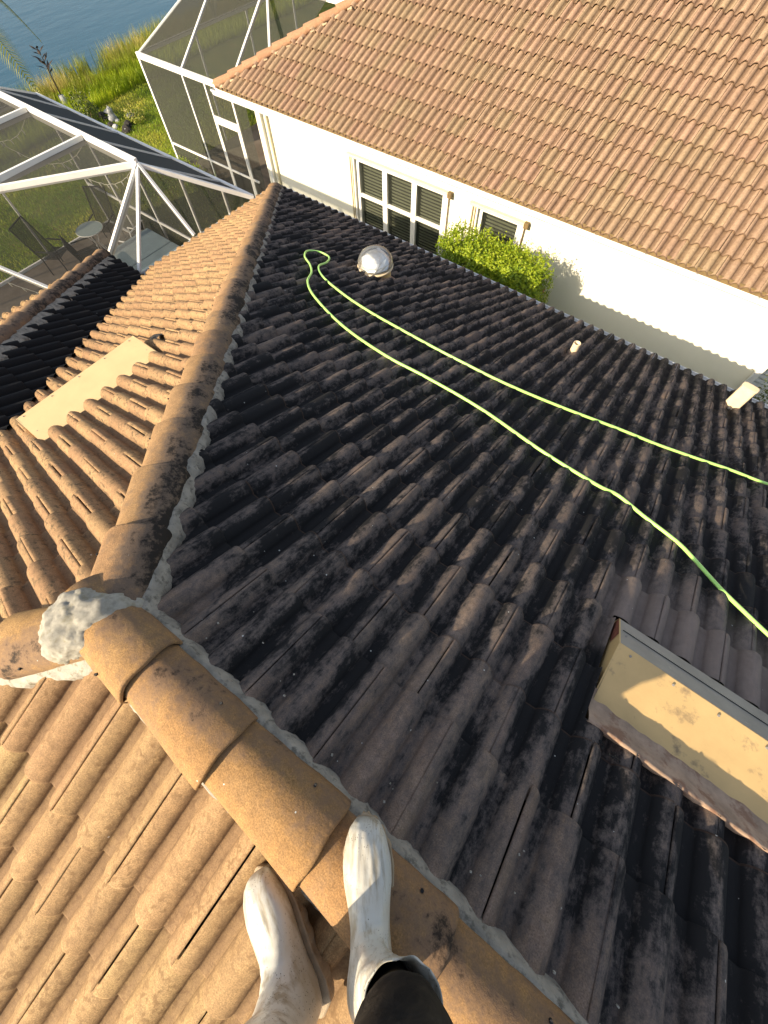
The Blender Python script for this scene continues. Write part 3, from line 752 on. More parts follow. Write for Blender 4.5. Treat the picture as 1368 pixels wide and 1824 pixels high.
# ---- metal off-ridge vents
def vent(x0, x1, mat, M, lab, y_base, y_crest, y_edge, hb, hc, he, rust=False):
    """built in slope XY coordinates: a = along the eave, b = horizontal run down slope; h = height above mean tile plane"""
    root = empty('roof_vent', (0, 0, 0), lab, 'x'); del root['category']; root.parent = house
    def P(a, b, h): return M(a, b, h)
    n = 24; mb = MB()
    # top plate with scalloped lower flange
    rows = []
    for k in range(n * 4 + 1):
        a = x0 + (x1 - x0) * k / (n * 4); sc = .010 * math.cos(2 * math.pi * a / .1555)
        rows.append([P(a, y_base - .05 + sc, hb - .012), P(a, y_base, hb + .006), P(a, y_crest, hc), P(a, y_crest + .006, hc - .001)])
    vs = [p for r in rows for p in r]; fs = []
    for i in range(len(rows) - 1):
        for j in range(3): fs.append((i * 4 + j, i * 4 + j + 1, (i + 1) * 4 + j + 1, (i + 1) * 4 + j))
    mb.add(vs, fs); top = mb.obj('top_plate', mat, root)
    # hood lip
    m2 = MB(); A = [P(x0, y_crest + .004, hc), P(x1, y_crest + .004, hc), P(x1, y_edge, he), P(x0, y_edge, he)]
    B = [P(x0, y_crest + .004, hc - .008), P(x1, y_crest + .004, hc - .008), P(x1, y_edge - .008, he - .006), P(x0, y_edge - .008, he - .006)]
    m2.add(A + B, [(0, 1, 2, 3), (7, 6, 5, 4), (2, 1, 5, 6), (3, 2, 6, 7), (0, 3, 7, 4), (1, 0, 4, 5)]); m2.obj('hood_lip', 'lip_grey' if mat == 'vent_grey' else mat, root)
    for x, sg in ((x0, -1), (x1, 1)):
        m3 = MB(); q = [P(x, y_base - .03, .0), P(x, y_base, hb), P(x, y_crest, hc + .002), P(x, y_edge, he), P(x, y_edge - .01, 0.0)]
        q2 = [P(x + sg * .006, y_base - .03, .0), P(x + sg * .006, y_base, hb), P(x + sg * .006, y_crest, hc + .002), P(x + sg * .006, y_edge, he), P(x + sg * .006, y_edge - .01, 0.0)]
        k = 5; m3.add(q + q2, [tuple(range(k)), tuple(range(k, 2 * k))[::-1]] + [(i, (i + 1) % k, (i + 1) % k + k, i + k) for i in range(k)])
        m3.obj('side_panel', mat, root)
    # dark screened throat
    m4 = MB(); m4.add([P(x0 + .01, y_edge - .07, -.01), P(x1 - .01, y_edge - .07, -.01), P(x1 - .01, y_edge - .07, hc * .8), P(x0 + .01, y_edge - .07, hc * .8)], [(0, 1, 2, 3)]); m4.obj('throat', 'black', root)
    return root
def screws(root, M, pts, mat):
    for a, b, h in pts:
        p = M(a, b, h); MB().tube([p, p + Vector((0, 0, .004))], .0055, 8).obj('screw', mat, root)
def PD(a, b, h): return Vector((a, b, zD(b) + h))
def PE(a, b, h): return Vector((XJ - b, a, -T * b + h))
v1 = vent(.645, 1.86, 'vent_grey', PD, 'long low metal vent by the right edge, tan face half in shade with a rusty side', .90, 1.233, 1.40, .004, .148, .085)
v2 = vent(.235, 1.335, 'vent_tan', PE, 'clean tan metal vent on the sunlit end slope', 2.10, 2.56, 2.64, .002, .185, .12)
screws(v1, PD, [(.70 + .19 * k, 1.205, .139) for k in range(7)] + [(.67, 1.30, .125)], 'lip_grey'); screws(v2, PE, [(.28 + .25 * k, 2.53, .176) for k in range(5)] + [(.27, 2.30, .082), (1.30, 2.30, .082)], 'lip_grey')
mb = MB(); mb.add([PD(.637, 1.398, .083), PD(.637, 1.29, .125), PD(.637, 1.25, .055), PD(.637, 1.37, .030)], [(0, 1, 2, 3)]); mb.obj('rust_patch', 'rust', v1)
# lumpy scalloped flange band between the cut rolls and the plate
rings = []
for i in range(150):
    x = .630 + 1.245 * i / 149; ring = []
    yc = .836 + .006 * nz(x * 6, 2, 0) + .004 * nz(x * 30, 3, 0)
    for k in range(10):
        t = k / 9; y = yc + (.995 - yc) * max(0, t - .1) / .9; zp = .006 + max(0, y - .90) * .43
        w = min(1, t * 1.15); w = w * w * (3 - 2 * w); h = max((.072 + .012 * min(1, t * 6)) * (1 - w) + zp * w, zp) + .003 * nz(x * 22, t * 3, 1)
        if k == 0: h = -.01
        ring.append(PD(x, y, h))
    rings.append(ring)
MB().rings(rings, False).obj('sealant_flange', 'sealant', v1, True)
mb = MB()
for cx, cy, R0, nn in ((.655, .800, .030, 46), (.76, .783, .022, 30), (.70, .790, .02, 22), (.705, .945, .016, 26), (.632, 1.0, .008, 8), (.665, 1.085, .008, 8)):
    for i in range(nn):
        a = random.random() * 6.28; r = R0 * math.sqrt(random.random()); x = cx + r * math.cos(a); y = cy + r * .7 * math.sin(a)
        hz = max(.004, (y - .90) * .43) if y > .93 else (.052 if y < .84 else .03)
        q = random.uniform(.0012, .0045 if R0 > .018 else .003)
        mb.box(PD(x, y, hz + .004), (q * 2, q, q), Matrix.Rotation(random.random() * 3, 3, 'Z'))
mb.obj('lichen', 'fungus', v1)['kind'] = 'stuff'

# ---- tubular skylight dome
DC = Vector((-3.19, 4.25, zD(4.25) + .045))
sk = empty('tubular_skylight', DC, 'clear faceted dome skylight near the far eave', 'x'); del sk['category']; sk.parent = house
def lathe(prof, n=36, M=None):
    rings = [[Vector((r * math.cos(2 * math.pi * k / n), r * math.sin(2 * math.pi * k / n), z)) for k in range(n)] for r, z in prof]
    return MB().rings(rings, True)
lathe([(.20, -.09), (.19, .02), (.19, .10), (.20, .105), (.205, .10)]).obj('curb', 'vent_grey', sk, True)
lathe([(.205, .10), (.222, .10), (.225, .112), (.222, .124), (.19, .124)]).obj('flange_ring', 'pipe', sk, True)
dp = [(.212, .122), (.220, .15), (.216, .18), (.200, .22), (.170, .258), (.122, .288), (.068, .303), (.0015, .308)]
lathe(dp, 40).obj('dome', 'dome', sk, True)
# faceted inner lens
rings = []
for j, (r, z) in enumerate([(.185, .125), (.175, .17), (.14, .215), (.085, .25), (.03, .265)]):
    rings.append([Vector((r * (1 + .05 * (-1) ** k) * math.cos(2 * math.pi * (k + .5 * j) / 12), r * (1 + .05 * (-1) ** k) * math.sin(2 * math.pi * (k + .5 * j) / 12), z)) for k in range(12)])
MB().rings(rings, True, (False, True)).obj('inner_lens', 'reflector', sk)
# base flashing
mb = MB()
rings = []
for j in range(3):
    rings.append([Vector((q * math.cos(2 * math.pi * k / 32), q * math.sin(2 * math.pi * k / 32), -T * q * math.sin(2 * math.pi * k / 32) + z)) for k in range(32)] for q, z in [((.19, .03), (.235, .0), (.29, -.03))[j]])
rr = []
for q, z in ((.19, .02), (.235, -.004), (.285, -.03)):
    rr.append([Vector((q * math.cos(2 * math.pi * k / 32), q * math.sin(2 * math.pi * k / 32), -T * q * math.sin(2 * math.pi * k / 32) + z + .008 * math.cos(q * math.cos(2 * math.pi * k / 32) * 40))) for k in range(32)])
MB().rings(rr, True).obj('flashing', 'sealant', sk, True)

# ---- vent pipes
pv = empty('vent_pipe', (-.615, 4.76, zD(4.76) + .03), 'short cream plumbing vent pipe with an open top, standing on the dark slope', 'x'); del pv['category']; pv.parent = house
rr = [[Vector((r * math.cos(a), r * math.sin(a), z)) for a in [2 * math.pi * k / 20 for k in range(20)]] for r, z in ((.044, -.05), (.042, .16), (.042, .165), (.034, .165), (.034, .02))]
MB().rings(rr, True).obj('pipe', 'pipe', pv, True)
lathe([(.001, .05), (.034, .05)], 16).obj('pipe_bore', 'black', pv)
lathe([(.085, -.005), (.06, .012), (.044, .03)], 20).obj('collar', 'sealant', pv, True)
pv2 = empty('exhaust_hood', (1.22, 5.44, zD(5.44) + .03), 'flattened cream exhaust duct sticking out above the far eave at the right', 'x'); del pv2['category']; pv2.parent = house
mb = MB(); Mz = Matrix.Rotation(R(-8), 3, 'Z')
ax = Vector((.02, .03, 1)).normalized()
def duct(a, b, w0, w1, d0, d1): 
    v = []
    for p, w, d in ((a, w0, d0), (b, w1, d1)):
        for k in range(20):
            t = 2 * math.pi * k / 20; v.append(Vector(p) + Mz @ Vector((w * math.copysign(abs(math.cos(t)) ** .5, math.cos(t)), d * math.copysign(abs(math.sin(t)) ** .5, math.sin(t)), 0)))
    return v
rings = [duct((0, 0, -.06), (0, .02, .33), .085, .085, .055, .05)[:20], duct((0, 0, -.06), (0, .02, .33), .085, .085, .055, .05)[20:], duct((0, .02, .335), (0, .02, .34), .09, .078, .055, .042)[:20], duct((0, .02, .335), (0, .02, .34), .09, .078, .055, .042)[20:]]
MB().rings(rings, True, (False, True)).obj('duct', 'pipe', pv2, False)
mb = MB()
for i in range(50):
    a = random.random() * 6.28; mb.box((.10 * math.cos(a) + random.uniform(-.02, .02), .075 * math.sin(a), -T * .075 * math.sin(a) + random.uniform(.0, .03)), [random.uniform(.008, .022)] * 3, Matrix.Rotation(a, 3, 'X'))
mb.obj('sealant', 'mortar_light', pv2)
# black roof boot beside the tan vent
pb3 = empty('pipe_flashing', PE(1.50, 2.52, .05), 'black rubber pipe flashing moulded over a roll beside the tan vent', 'x'); del pb3['category']; pb3.parent = house
rr = []
for j in range(7):
    s = -.07 + .14 * j / 6; ring = []
    for k in range(11):
        a = math.pi * k / 10; w = .062 * (1 - .25 * abs(s) / .07)
        ring.append(Vector((s, -w * math.cos(a), .026 * math.sin(a) + T * s * 1 + .004 * nz(s * 30, k, 1))))
    rr.append(ring)
MB().rings(rr, False).obj('rubber_sheet', 'lead', pb3, True)

# ------------------------------------------------------------------ neighbouring house
nb_ = empty('neighbour_house', (-4, 8.6, GZ), 'cream stucco house with clean orange barrel tiles across the side yard', 'house')
nh = link(bpy.data.objects.new('roof', MB().add([(NXC, NY, NZ - .004), (3.6, NY, NZ - .004), (3.6, NY + 6, NZ + 6 * T - .004), (NXC + 6, NY + 6, NZ + 6 * T - .004)], [(0, 1, 2, 3)]).mesh('roof', 'under')))
under(nh, nb_)
def np_(o): return under(o, nb_)
u2 = MB().add([(NXC, NY, NZ - .004), (NXC + 6, NY + 6, NZ + 6 * T - .004), (NXC, NY + 12, NZ - .004)], [(0, 1, 2)]).obj('roof', 'under'); np_(u2)
frN = [6.0 / CA - .3125 / CA * k - .0 for k in range(19, -1, -1)]
pN = [(1, -1, -NXC + NY - .02)]
SN = Slope(FN, 'N', 'tile_neigh', .3125, .03, [f + .03 for f in frN], pN, urange=(-3.4, 10.8))
SNE = Slope(FNE, 'NE', 'tile_neigh', .3125, .03, [f + .03 for f in frN[10:]], [(-1, 1, NXC - NY - .02)], urange=(8.0, 14.0))
restn = lay_tiles([nh, u2], [SN, SNE], nb_)
for k, mb in restn.items():
    o = mb.obj('roof_tiles', k, None, True); o['kind'] = 'stuff'; np_(o)
NH0 = Vector((NXC + 5.6, NY + 5.6, NZ + 5.6 * T + .012)); NHd = Vector((-1, -1, -T)).normalized()
M = cap_frame(NH0, NHd); nmesh = []
for i in range(3):
    v, f = cap_geo(.42, .215, .245, .10, var=i + 1, lift=.02); nmesh.append(MB().add(v, f).mesh('hip_cap', 'cap_neigh', True))
nc = int((5.6 * math.sqrt(2 + T * T)) / .378)
for i in range(nc + 1):
    o = link(bpy.data.objects.new('hip_cap', nmesh[i % 3])); np_(o)
    o.matrix_basis = M @ Matrix.Translation((random.uniform(-.003, .003), (5.6 * math.sqrt(2 + T * T)) - .378 * i - .42, 0)) @ Matrix.Rotation(random.uniform(-.012, .012), 4, 'Z'); o['tv'] = random.random()
pn = Vector((1, -1, 0)).normalized()
# cream mortar wedges under the hip caps, one per course gap
for i in range(30):
    s = .15 + i * .285
    c = Vector((NXC, NY, NZ)) - NHd * s + pn * (.135 + .02 * random.random()) + Vector((0, 0, .012))
    r = random.uniform(.020, .034)
    o = mortar_strip(c - NHd * -.05 + pn * .0, c - NHd * .05 + pn * .03, r, .7, 'mortar_cream', None, 'mortar_wedge', seed=i + 50, step=.02); np_(o)
YW = 8.6
# wall split round the two window openings
WX0, WX1, WZT = -7.24, -4.86, -3.31     # triple window
SX0, SX1 = -4.04, -3.12
WZB = -4.95
def wallbox(x0, x1, z0, z1):
    o = MB().box(((x0 + x1) / 2, YW + .1, (z0 + z1) / 2), (x1 - x0, .2, z1 - z0)).obj('wall', 'stucco'); np_(o); return o
wallbox(-10.35, WX0, GZ, -2.86); wallbox(WX0, WX1, WZT, -2.86); wallbox(WX0, WX1, GZ, WZB); wallbox(WX1, SX0, GZ, -2.86)
wallbox(SX0, SX1, WZT, -2.86); wallbox(SX0, SX1, GZ, WZB); wallbox(SX1, 1.9, GZ, -2.86)
o = MB().box((1.9 - .1, YW + 1.2, (GZ - 2.86) / 2), (.2, 2.0, abs(GZ + 2.86))).obj('wall', 'stucco'); np_(o)
o = MB().box((4.0, YW + 2.1, (GZ - 2.0) / 2), (4.2, .2, abs(GZ + 2.0))).obj('wall', 'stucco'); np_(o)
o = MB().box((-10.35 - .0 + .1, YW + 2.2, (GZ - 2.86) / 2), (.2, 4.0, abs(GZ + 2.86))).obj('wall', 'stucco'); np_(o)
o = MB().box((-3.6, (NY + YW) / 2 + .04, -2.83), (14.4, YW - NY - .05, .03)).obj('soffit', 'gutter'); np_(o)
o = MB().box((-3.6, NY + .03, -2.765), (14.4, .03, .15)).obj('fascia', 'gutter'); np_(o)
g = gutter((NXC - .10, NY + .012), (3.5, NY + .012), (0, -1), None, NZ - .012); np_(g)
for ob in list(bpy.data.objects):
    if ob.name.startswith('end_cap') and ob.parent is None: np_(ob)
o = MB().box((-3.6, NY - .022, NZ + .035), (14.3, .012, .085)).obj('eave_closure', 'brown'); np_(o)
# gutter hanger brackets
clipx = []
for (px, py) in ((414, 171), (448, 184), (508, 207), (565, 230), (635, 257), (688, 276), (779, 311), (864, 344), (942, 374), (1060, 419), (1149, 454), (1240, 489), (1350, 532)):
    d = Matrix((r_, d_, f_)).transposed() @ Vector(((px - 684) / F_PX, (py - 912) / F_PX, 1)); tt = (NZ - .02 - CAM_P.z) / d.z; clipx.append((CAM_P + d * tt).x)
for x in clipx:
    mb = MB(); z = NZ - .006
    mb.beam((x, NY - .11, z), (x, NY - .055, z + .004), .007, .004); mb.beam((x, NY - .055, z + .004), (x - .035, NY - .005, z + .01), .006, .004); mb.beam((x, NY - .055, z + .004), (x + .03, NY - .005, z + .01), .006, .004)
    np_(mb.obj('gutter_hanger', 'stone'))
def downspout(x, y, z0, z1, mat='gutter', parent=None, w=.07):
    mb = MB(); mb.beam((x, y, z0), (x, y, z1), w, .05, (0, 1, 0)); o = mb.obj('downspout', mat); return bevel(o, .006)
np_(downspout(-10.12, YW - .06, -2.9, GZ)); np_(downspout(-9.93, YW - .04, -3.05, GZ, 'track', w=.05)); np_(downspout(1.86, YW - .07, -2.9, GZ, 'alu_shaded', w=.10))
o = MB().box((-10.02, YW - .06, -2.99), (.36, .10, .05)).obj('shutter_header', 'track'); np_(o)
# windows
def window(x0, x1, nx, label):
    w = empty('window', (x0, YW, WZT), label, 'x'); del w['category']; w.parent = nb_; w.matrix_parent_inverse = Matrix.Translation(-Vector(nb_.location))
    def ad(mb, name, mat, bv=.004):
        o = mb.obj(name, mat); o.parent = w; o.matrix_parent_inverse = Matrix.Translation(-Vector(w.location)); 
        if bv: bevel(o, bv)
        return o
    yf = YW + .035
    for a, b in (((x0, yf, WZT - .03), (x1, yf, WZT - .03)), ((x0, yf, WZB + .03), (x1, yf, WZB + .03))): ad(MB().beam(a, b, .05, .06), 'frame_rail', 'frame')
    wd = (x1 - x0) / nx
    for i in range(nx + 1):
        x = x0 + wd * i + (.035 if i == 0 else (-.035 if i == nx else 0)); ww = .07 if i in (0, nx) else .13
        ad(MB().beam((x, yf - .004, WZT - .062), (x, yf - .004, WZB + .062), ww, .06, (0, 1, 0)), 'mullion' if 0 < i < nx else 'frame_side', 'frame')
    zt = -4.02
    for i in range(nx):
        a = x0 + wd * i + .07; b = x0 + wd * (i + 1) - .07
        if nx > 1: ad(MB().beam((a, yf - .002, zt), (b, yf - .002, zt), .05, .07), 'transom', 'frame')
        for z0, z1 in (((WZT - .06), zt + .03), (zt - .03, WZB + .06)):
            if nx == 1 and z1 == WZB + .06: continue
            if nx == 1: z1 = WZB + .06
            ad(MB().add([(a, yf + .01, z0), (b, yf + .01, z0), (b, yf + .01, z1), (a, yf + .01, z1)], [(0, 1, 2, 3)]), 'pane', 'pane', 0)
        # slatted blind behind
        mb = MB(); z = WZT - .08
        while z > WZB:
            mb.add([(a + .05, yf + .055, z), (b - .03, yf + .055, z), (b - .03, yf + .095, z - .060), (a + .05, yf + .095, z - .060)], [(0, 1, 2, 3)]); z -= .064
        ad(mb, 'blind', 'blind', 0)
    ad(MB().box(((x0 + x1) / 2, YW + .19, (WZT + WZB) / 2), (x1 - x0, .02, WZT - WZB)), 'dark_room', 'dark_in', 0)
    # accordion shutter: header track, folded stack at the left, bracket at the right
    ad(MB().box(((x0 + x1) / 2 - .03, YW - .045, WZT + .045), (x1 - x0 + .36, .09, .05)), 'shutter_header', 'track')
    ad(MB().box((x1 + .13, YW - .05, WZT + .03), (.09, .085, .10)), 'shutter_bracket', 'brown')
    for k, (dx, mt, ww) in enumerate(((-.03, 'frame', .03), (-.06, 'brown', .028), (-.092, 'track', .028), (-.125, 'brown', .02), (-.155, 'track', .024))):
        ad(MB().beam((x0 + dx, YW - .04 + .004 * k, WZT + .015), (x0 + dx, YW - .04 + .004 * k, WZB - .05), ww, .05, (0, 1, 0)), 'shutter_blade', mt, 0)
    ad(MB().beam((x1 + .10, YW - .03, WZT), (x1 + .10, YW - .03, WZB - .05), .012, .03, (0, 1, 0)), 'shutter_rail', 'brown', 0)
    ad(MB().beam((x1 + .045, YW - .012, WZT), (x1 + .045, YW - .012, WZB - .05), .07, .02, (0, 1, 0)), 'frame_side', 'frame', 0)
    return w
window(WX0, WX1, 3, 'wide three-light window with white mullions and half lowered blinds')
window(SX0, SX1, 1, 'narrow single window above the hedge')
# louvred panel in the recess at far right
lp = empty('louvred_panel', (2.6, 9.6, GZ), 'pale green louvred screen panel in the recess past the wall corner at the right edge', 'panel')
for k in range(22):
    o = MB().box((2.9, 9.6, GZ + .15 + k * .10), (1.7, .07, .07), Matrix.Rotation(R(35), 3, 'X')).obj('louvre', 'alu_shaded'); under(o, lp)
for x in (2.05, 3.75):
    o = MB().beam((x, 9.6, GZ), (x, 9.6, GZ + 2.35), .06, .06, (0, 1, 0)).obj('post', 'alu_shaded'); under(o, lp)

# ------------------------------------------------------------------ screened pool enclosures
def cage_obj(root, mb, name, mat, bv=0):
    o = mb.obj(name, mat); under(o, root)
    if bv: bevel(o, bv)
    return o
def quad_screen(root, pts, mat='screen'):
    return cage_obj(root, MB().add(pts, [tuple(range(len(pts)))]), 'screen_panel', mat)
WZ = -2.80; TZ = -1.97; OY = 5.58; TY = 4.15; GX = XJ - EY - .16; FX = -14.3; CTX = -12.9
cage = empty('pool_enclosure', (-10.5, 3, GZ), 'white-framed screen enclosure with dark mesh sloping up from the near roof gutter, patio inside', 'screen enclosure')
nodesX = [-7.95, -9.37, -11.08, CTX]
outX = [-8.0, -9.42, -11.15, CTX - .1]
A = Vector((nodesX[0], TY, TZ))
B_ = lambda p, q, w=.05, h=.10, nm='roof_beam', mat='alu': cage_obj(cage, MB().beam(p, q, w, h), nm, mat, .004)
B_((GX, OY, WZ), (FX, OY, WZ), .06, .07, 'eave_beam')
B_(A, (CTX, TY, TZ), .06, .16, 'ridge_beam')
for i in range(1, 4):
    B_((nodesX[i], TY - .04, TZ), (nodesX[i], -2.0, TZ), .05, .13, 'cross_beam')
    cage_obj(cage, MB().beam((nodesX[i], TY + .03, TZ), (outX[i], OY - .03, WZ + .03), .028, .028), 'rafter', 'alu_shaded')
cage_obj(cage, MB().beam((nodesX[0], TY + .03, TZ), (outX[0], OY - .03, WZ + .03), .028, .028), 'rafter', 'alu_shaded')
B_(A, (GX + .02, OY, WZ), .05, .07, 'hip_beam')
B_(A, (GX, 4.17, WZ), .045, .09, 'rafter')
B_(A, (GX + .02, 2.98, WZ), .045, .05, 'rafter', 'alu_shaded')
B_(A, (WXE - .12, 2.92, WZ), .05, .09, 'hip_beam')
P2 = Vector((-8.95, 2.55, TZ)); P3 = Vector((-8.95, -2.0, TZ))
B_(A, (-9.32, 2.22, TZ), .05, .10, 'roof_beam')
B_((-9.30, 2.25, TZ), (-9.30, -2.0, TZ), .05, .12, 'ridge_beam')
B_((-9.30, 1.1, TZ), (-7.93, 1.88, WZ), .05, .06, 'rafter')
B_((CTX, TY, TZ), (FX, OY, WZ), .05, .06, 'hip_beam'); B_((FX, OY, WZ), (FX, -2, WZ), .06, .07, 'eave_beam'); B_((CTX, TY, TZ), (CTX, -2, TZ), .05, .12, 'ridge_beam')
# panels
for i in range(3):
    quad_screen(cage, [(nodesX[i], TY, TZ), (nodesX[i + 1], TY, TZ), (outX[i + 1], OY, WZ), (outX[i], OY, WZ)], 'screen_wall')
quad_screen(cage, [(CTX, TY, TZ), (FX, OY, WZ), (outX[3], OY, WZ)], 'screen_wall')
quad_screen(cage, [tuple(A), (outX[0], OY, WZ), (GX, OY, WZ)], 'screen_wall')
quad_screen(cage, [tuple(A), (GX, OY, WZ), (GX, 4.17, WZ)]); quad_screen(cage, [tuple(A), (GX, 4.17, WZ), (GX, 2.98, WZ)]); quad_screen(cage, [tuple(A), (GX, 2.98, WZ), (WXE - .12, 2.92, WZ)])
quad_screen(cage, [tuple(A), (WXE - .12, 2.92, WZ), (WXE - .15, 1.9, WZ), (-9.30, 1.1, TZ), (-9.30, 2.24, TZ)])
quad_screen(cage, [(-9.30, 1.1, TZ), (WXE - .15, 1.9, WZ), (WXE - .15, -2, WZ), (-9.30, -2, TZ)])
quad_screen(cage, [tuple(A), (-9.30, 2.24, TZ), (nodesX[1], TY, TZ)])
for i in range(1, 3): quad_screen(cage, [(nodesX[i], TY, TZ), (nodesX[i + 1], TY, TZ), (nodesX[i + 1], -2, TZ), (nodesX[i], -2, TZ)])
quad_screen(cage, [(CTX, TY, TZ), (FX, OY, WZ), (FX, -2, WZ), (CTX, -2, TZ)], 'screen_wall')
# walls: posts, chair rail, kick plate
for x in [-8.05, -9.45, -11.25, -12.9, FX]: cage_obj(cage, MB().beam((x, OY, WZ), (x, OY, GZ), .05, .05, (0, 1, 0)), 'post', 'alu', .004)
for y in (3.6, 1.6, -.4): cage_obj(cage, MB().beam((FX, y, WZ), (FX, y, GZ), .05, .05, (0, 1, 0)), 'post', 'alu', .004)
xs = [GX, -8.05, -9.45, -11.25, -12.9, FX]
for a, b in zip(xs, xs[1:]):
    cage_obj(cage, MB().beam((a, OY, -4.58), (b, OY, -4.58), .045, .05), 'chair_rail', 'alu')
    quad_screen(cage, [(a, OY, WZ), (b, OY, WZ), (b, OY, GZ), (a, OY, GZ)], 'screen')
cage_obj(cage, MB().beam((FX, OY, GZ + .06), (FX, -2, GZ + .06), .06, .10), 'sill_plate', 'alu')
cage_obj(cage, MB().beam((GX, OY, GZ + .06), (FX, OY, GZ + .06), .06, .10), 'sill_plate', 'alu')
quad_screen(cage, [(FX, OY, WZ), (FX, -2, WZ), (FX, -2, GZ), (FX, OY, GZ)], 'screen')

# neighbour's cage
NYW = 8.8; NT = -3.06
nc_ = empty('pool_enclosure', (-13, 9, GZ), 'taller white-framed screen enclosure with a screen door, joined to the neighbouring house corner', 'screen enclosure')
def NB(p, q, w=.06, h=.07, nm='roof_beam', mat='alu', up=(0, 0, 1)): return cage_obj(nc_, MB().beam(p, q, w, h, up), nm, mat, .004)
NB((-14.95, NYW, NT), (-10.9, NYW, NT), .07, .12, 'eave_beam')
for x, w in ((-14.92, .07), (-13.16, .05), (-12.31, .05), (-11.36, .06)): NB((x, NYW, NT), (x, NYW, GZ), w, .05, 'post', 'alu', (0, 1, 0))
NB((-14.9, NYW, -4.95), (-11.1, NYW, -4.95), .045, .05, 'chair_rail')
NB((-12.31, NYW - .01, -3.79), (-11.36, NYW - .01, -3.79), .05, .11, 'door_header')
door = empty('screen_door', (-12.0, NYW, GZ), 'white framed screen door', 'x'); del door['category']; under(door, nc_)
for p, q in (((-12.25, NYW - .01, -3.85), (-12.25, NYW - .01, GZ + .02)), ((-11.43, NYW - .01, -3.85), (-11.43, NYW - .01, GZ + .02)), ((-12.22, NYW - .012, -3.87), (-11.46, NYW - .012, -3.87))):
    o = MB().beam(p, q, .05, .03, (0, 1, 0)).obj('door_frame', 'alu'); o.parent = door; o.matrix_parent_inverse = Matrix.Translation(-Vector(door.location))
xs = [-14.92, -13.16, -12.31, -11.36, -10.9]
for a, b in zip(xs, xs[1:]): quad_screen(nc_, [(a, NYW, NT), (b, NYW, NT), (b, NYW, GZ), (a, NYW, GZ)], 'screen_n')
NTZ = -1.75; NTY = 10.6
topL, topR = (-13.4, NTY, NTZ), (-7.5, NTY, NTZ)
NB(topL, topR, .05, .10, 'ridge_beam')
NB((-14.95, NYW, NT), topL, .04, .05, 'hip_beam', 'alu_shaded')
for i, x in enumerate((-13.16, -11.36)): NB((x, NYW, NT), (x + (0.0 if i else 0.15), NTY, NTZ), .05, .06, 'rafter')
NB((-9.9, 9.0, -2.35), (-11.36, NTY, NTZ), .05, .07, 'hip_beam')
for a, b, c, d in ((-14.95, -13.16, -13.01, -13.4), (-13.16, -11.36, -11.36, -13.01), (-11.36, -10.2, -9.5, -11.36)):
    quad_screen(nc_, [(a, NYW, NT), (b, NYW, NT), (c, NTY, NTZ), (d, NTY, NTZ)], 'screen_n')
NB((-14.95, NYW, NT), (-14.95, 17, NT), .06, .08, 'eave_beam'); NB(topL, (-13.4, 17, NTZ), .05, .1, 'ridge_beam')
quad_screen(nc_, [(-14.95, NYW, NT), topL, (-13.4, 17, NTZ), (-14.95, 17, NT)], 'screen_n')
quad_screen(nc_, [topL, topR, (-7.5, 17, NTZ), (-13.4, 17, NTZ)], 'screen_n')
quad_screen(nc_, [(-14.95, NYW, NT), (-14.95, 17, NT), (-14.95, 17, GZ), (-14.95, NYW, GZ)], 'screen_n')
for y in (10.8, 12.8, 14.8, 17): NB((-14.95, y, NT), (-14.95, y, GZ), .05, .05, 'post', 'alu_shaded', (0, 1, 0))

# ------------------------------------------------------------------ ground, lawn, lake
mb = MB(); shore = []
ys = [-900, -60, -20, 0, 4, 7, 9.5, 13, 16.5, 19, 24, 40, 80, 900]
def shx(y): return -23.6 - .0 * y + .5 * math.sin(y * .35) + (-.12 * max(0, y - 13))
g = []
for y in ys:
    sx = shx(max(-60, min(60, y))); g.append([(900, y, GZ), (sx + 2.2, y, GZ), (sx, y, GZ - .25), (sx - 2.5, y, GZ - .9), (sx - 14, y, GZ - 2.2), (-900, y, GZ - 2.2)])
vs = [p for r in g for p in r]; fs = []
for i in range(len(g) - 1):
    for j in range(5): fs.append((i * 6 + j, (i + 1) * 6 + j, (i + 1) * 6 + j + 1, i * 6 + j + 1))
struct('ground', MB().add(vs, fs), 'lawn')
struct('lake_water', MB().add([(-20, -900, GZ - .30), (-20, 900, GZ - .30), (-900, 900, GZ - .30), (-900, -900, GZ - .30)], [(0, 1, 2, 3)]), 'water')
struct('patio_slab', MB().box((-10.6, 1.9, GZ + .03), (7.3, 7.3, .06)), 'slab')
struct('neighbour_patio_slab', MB().box((-12.1, 13.3, GZ + .03), (5.6, 8.9, .06)), 'slab')

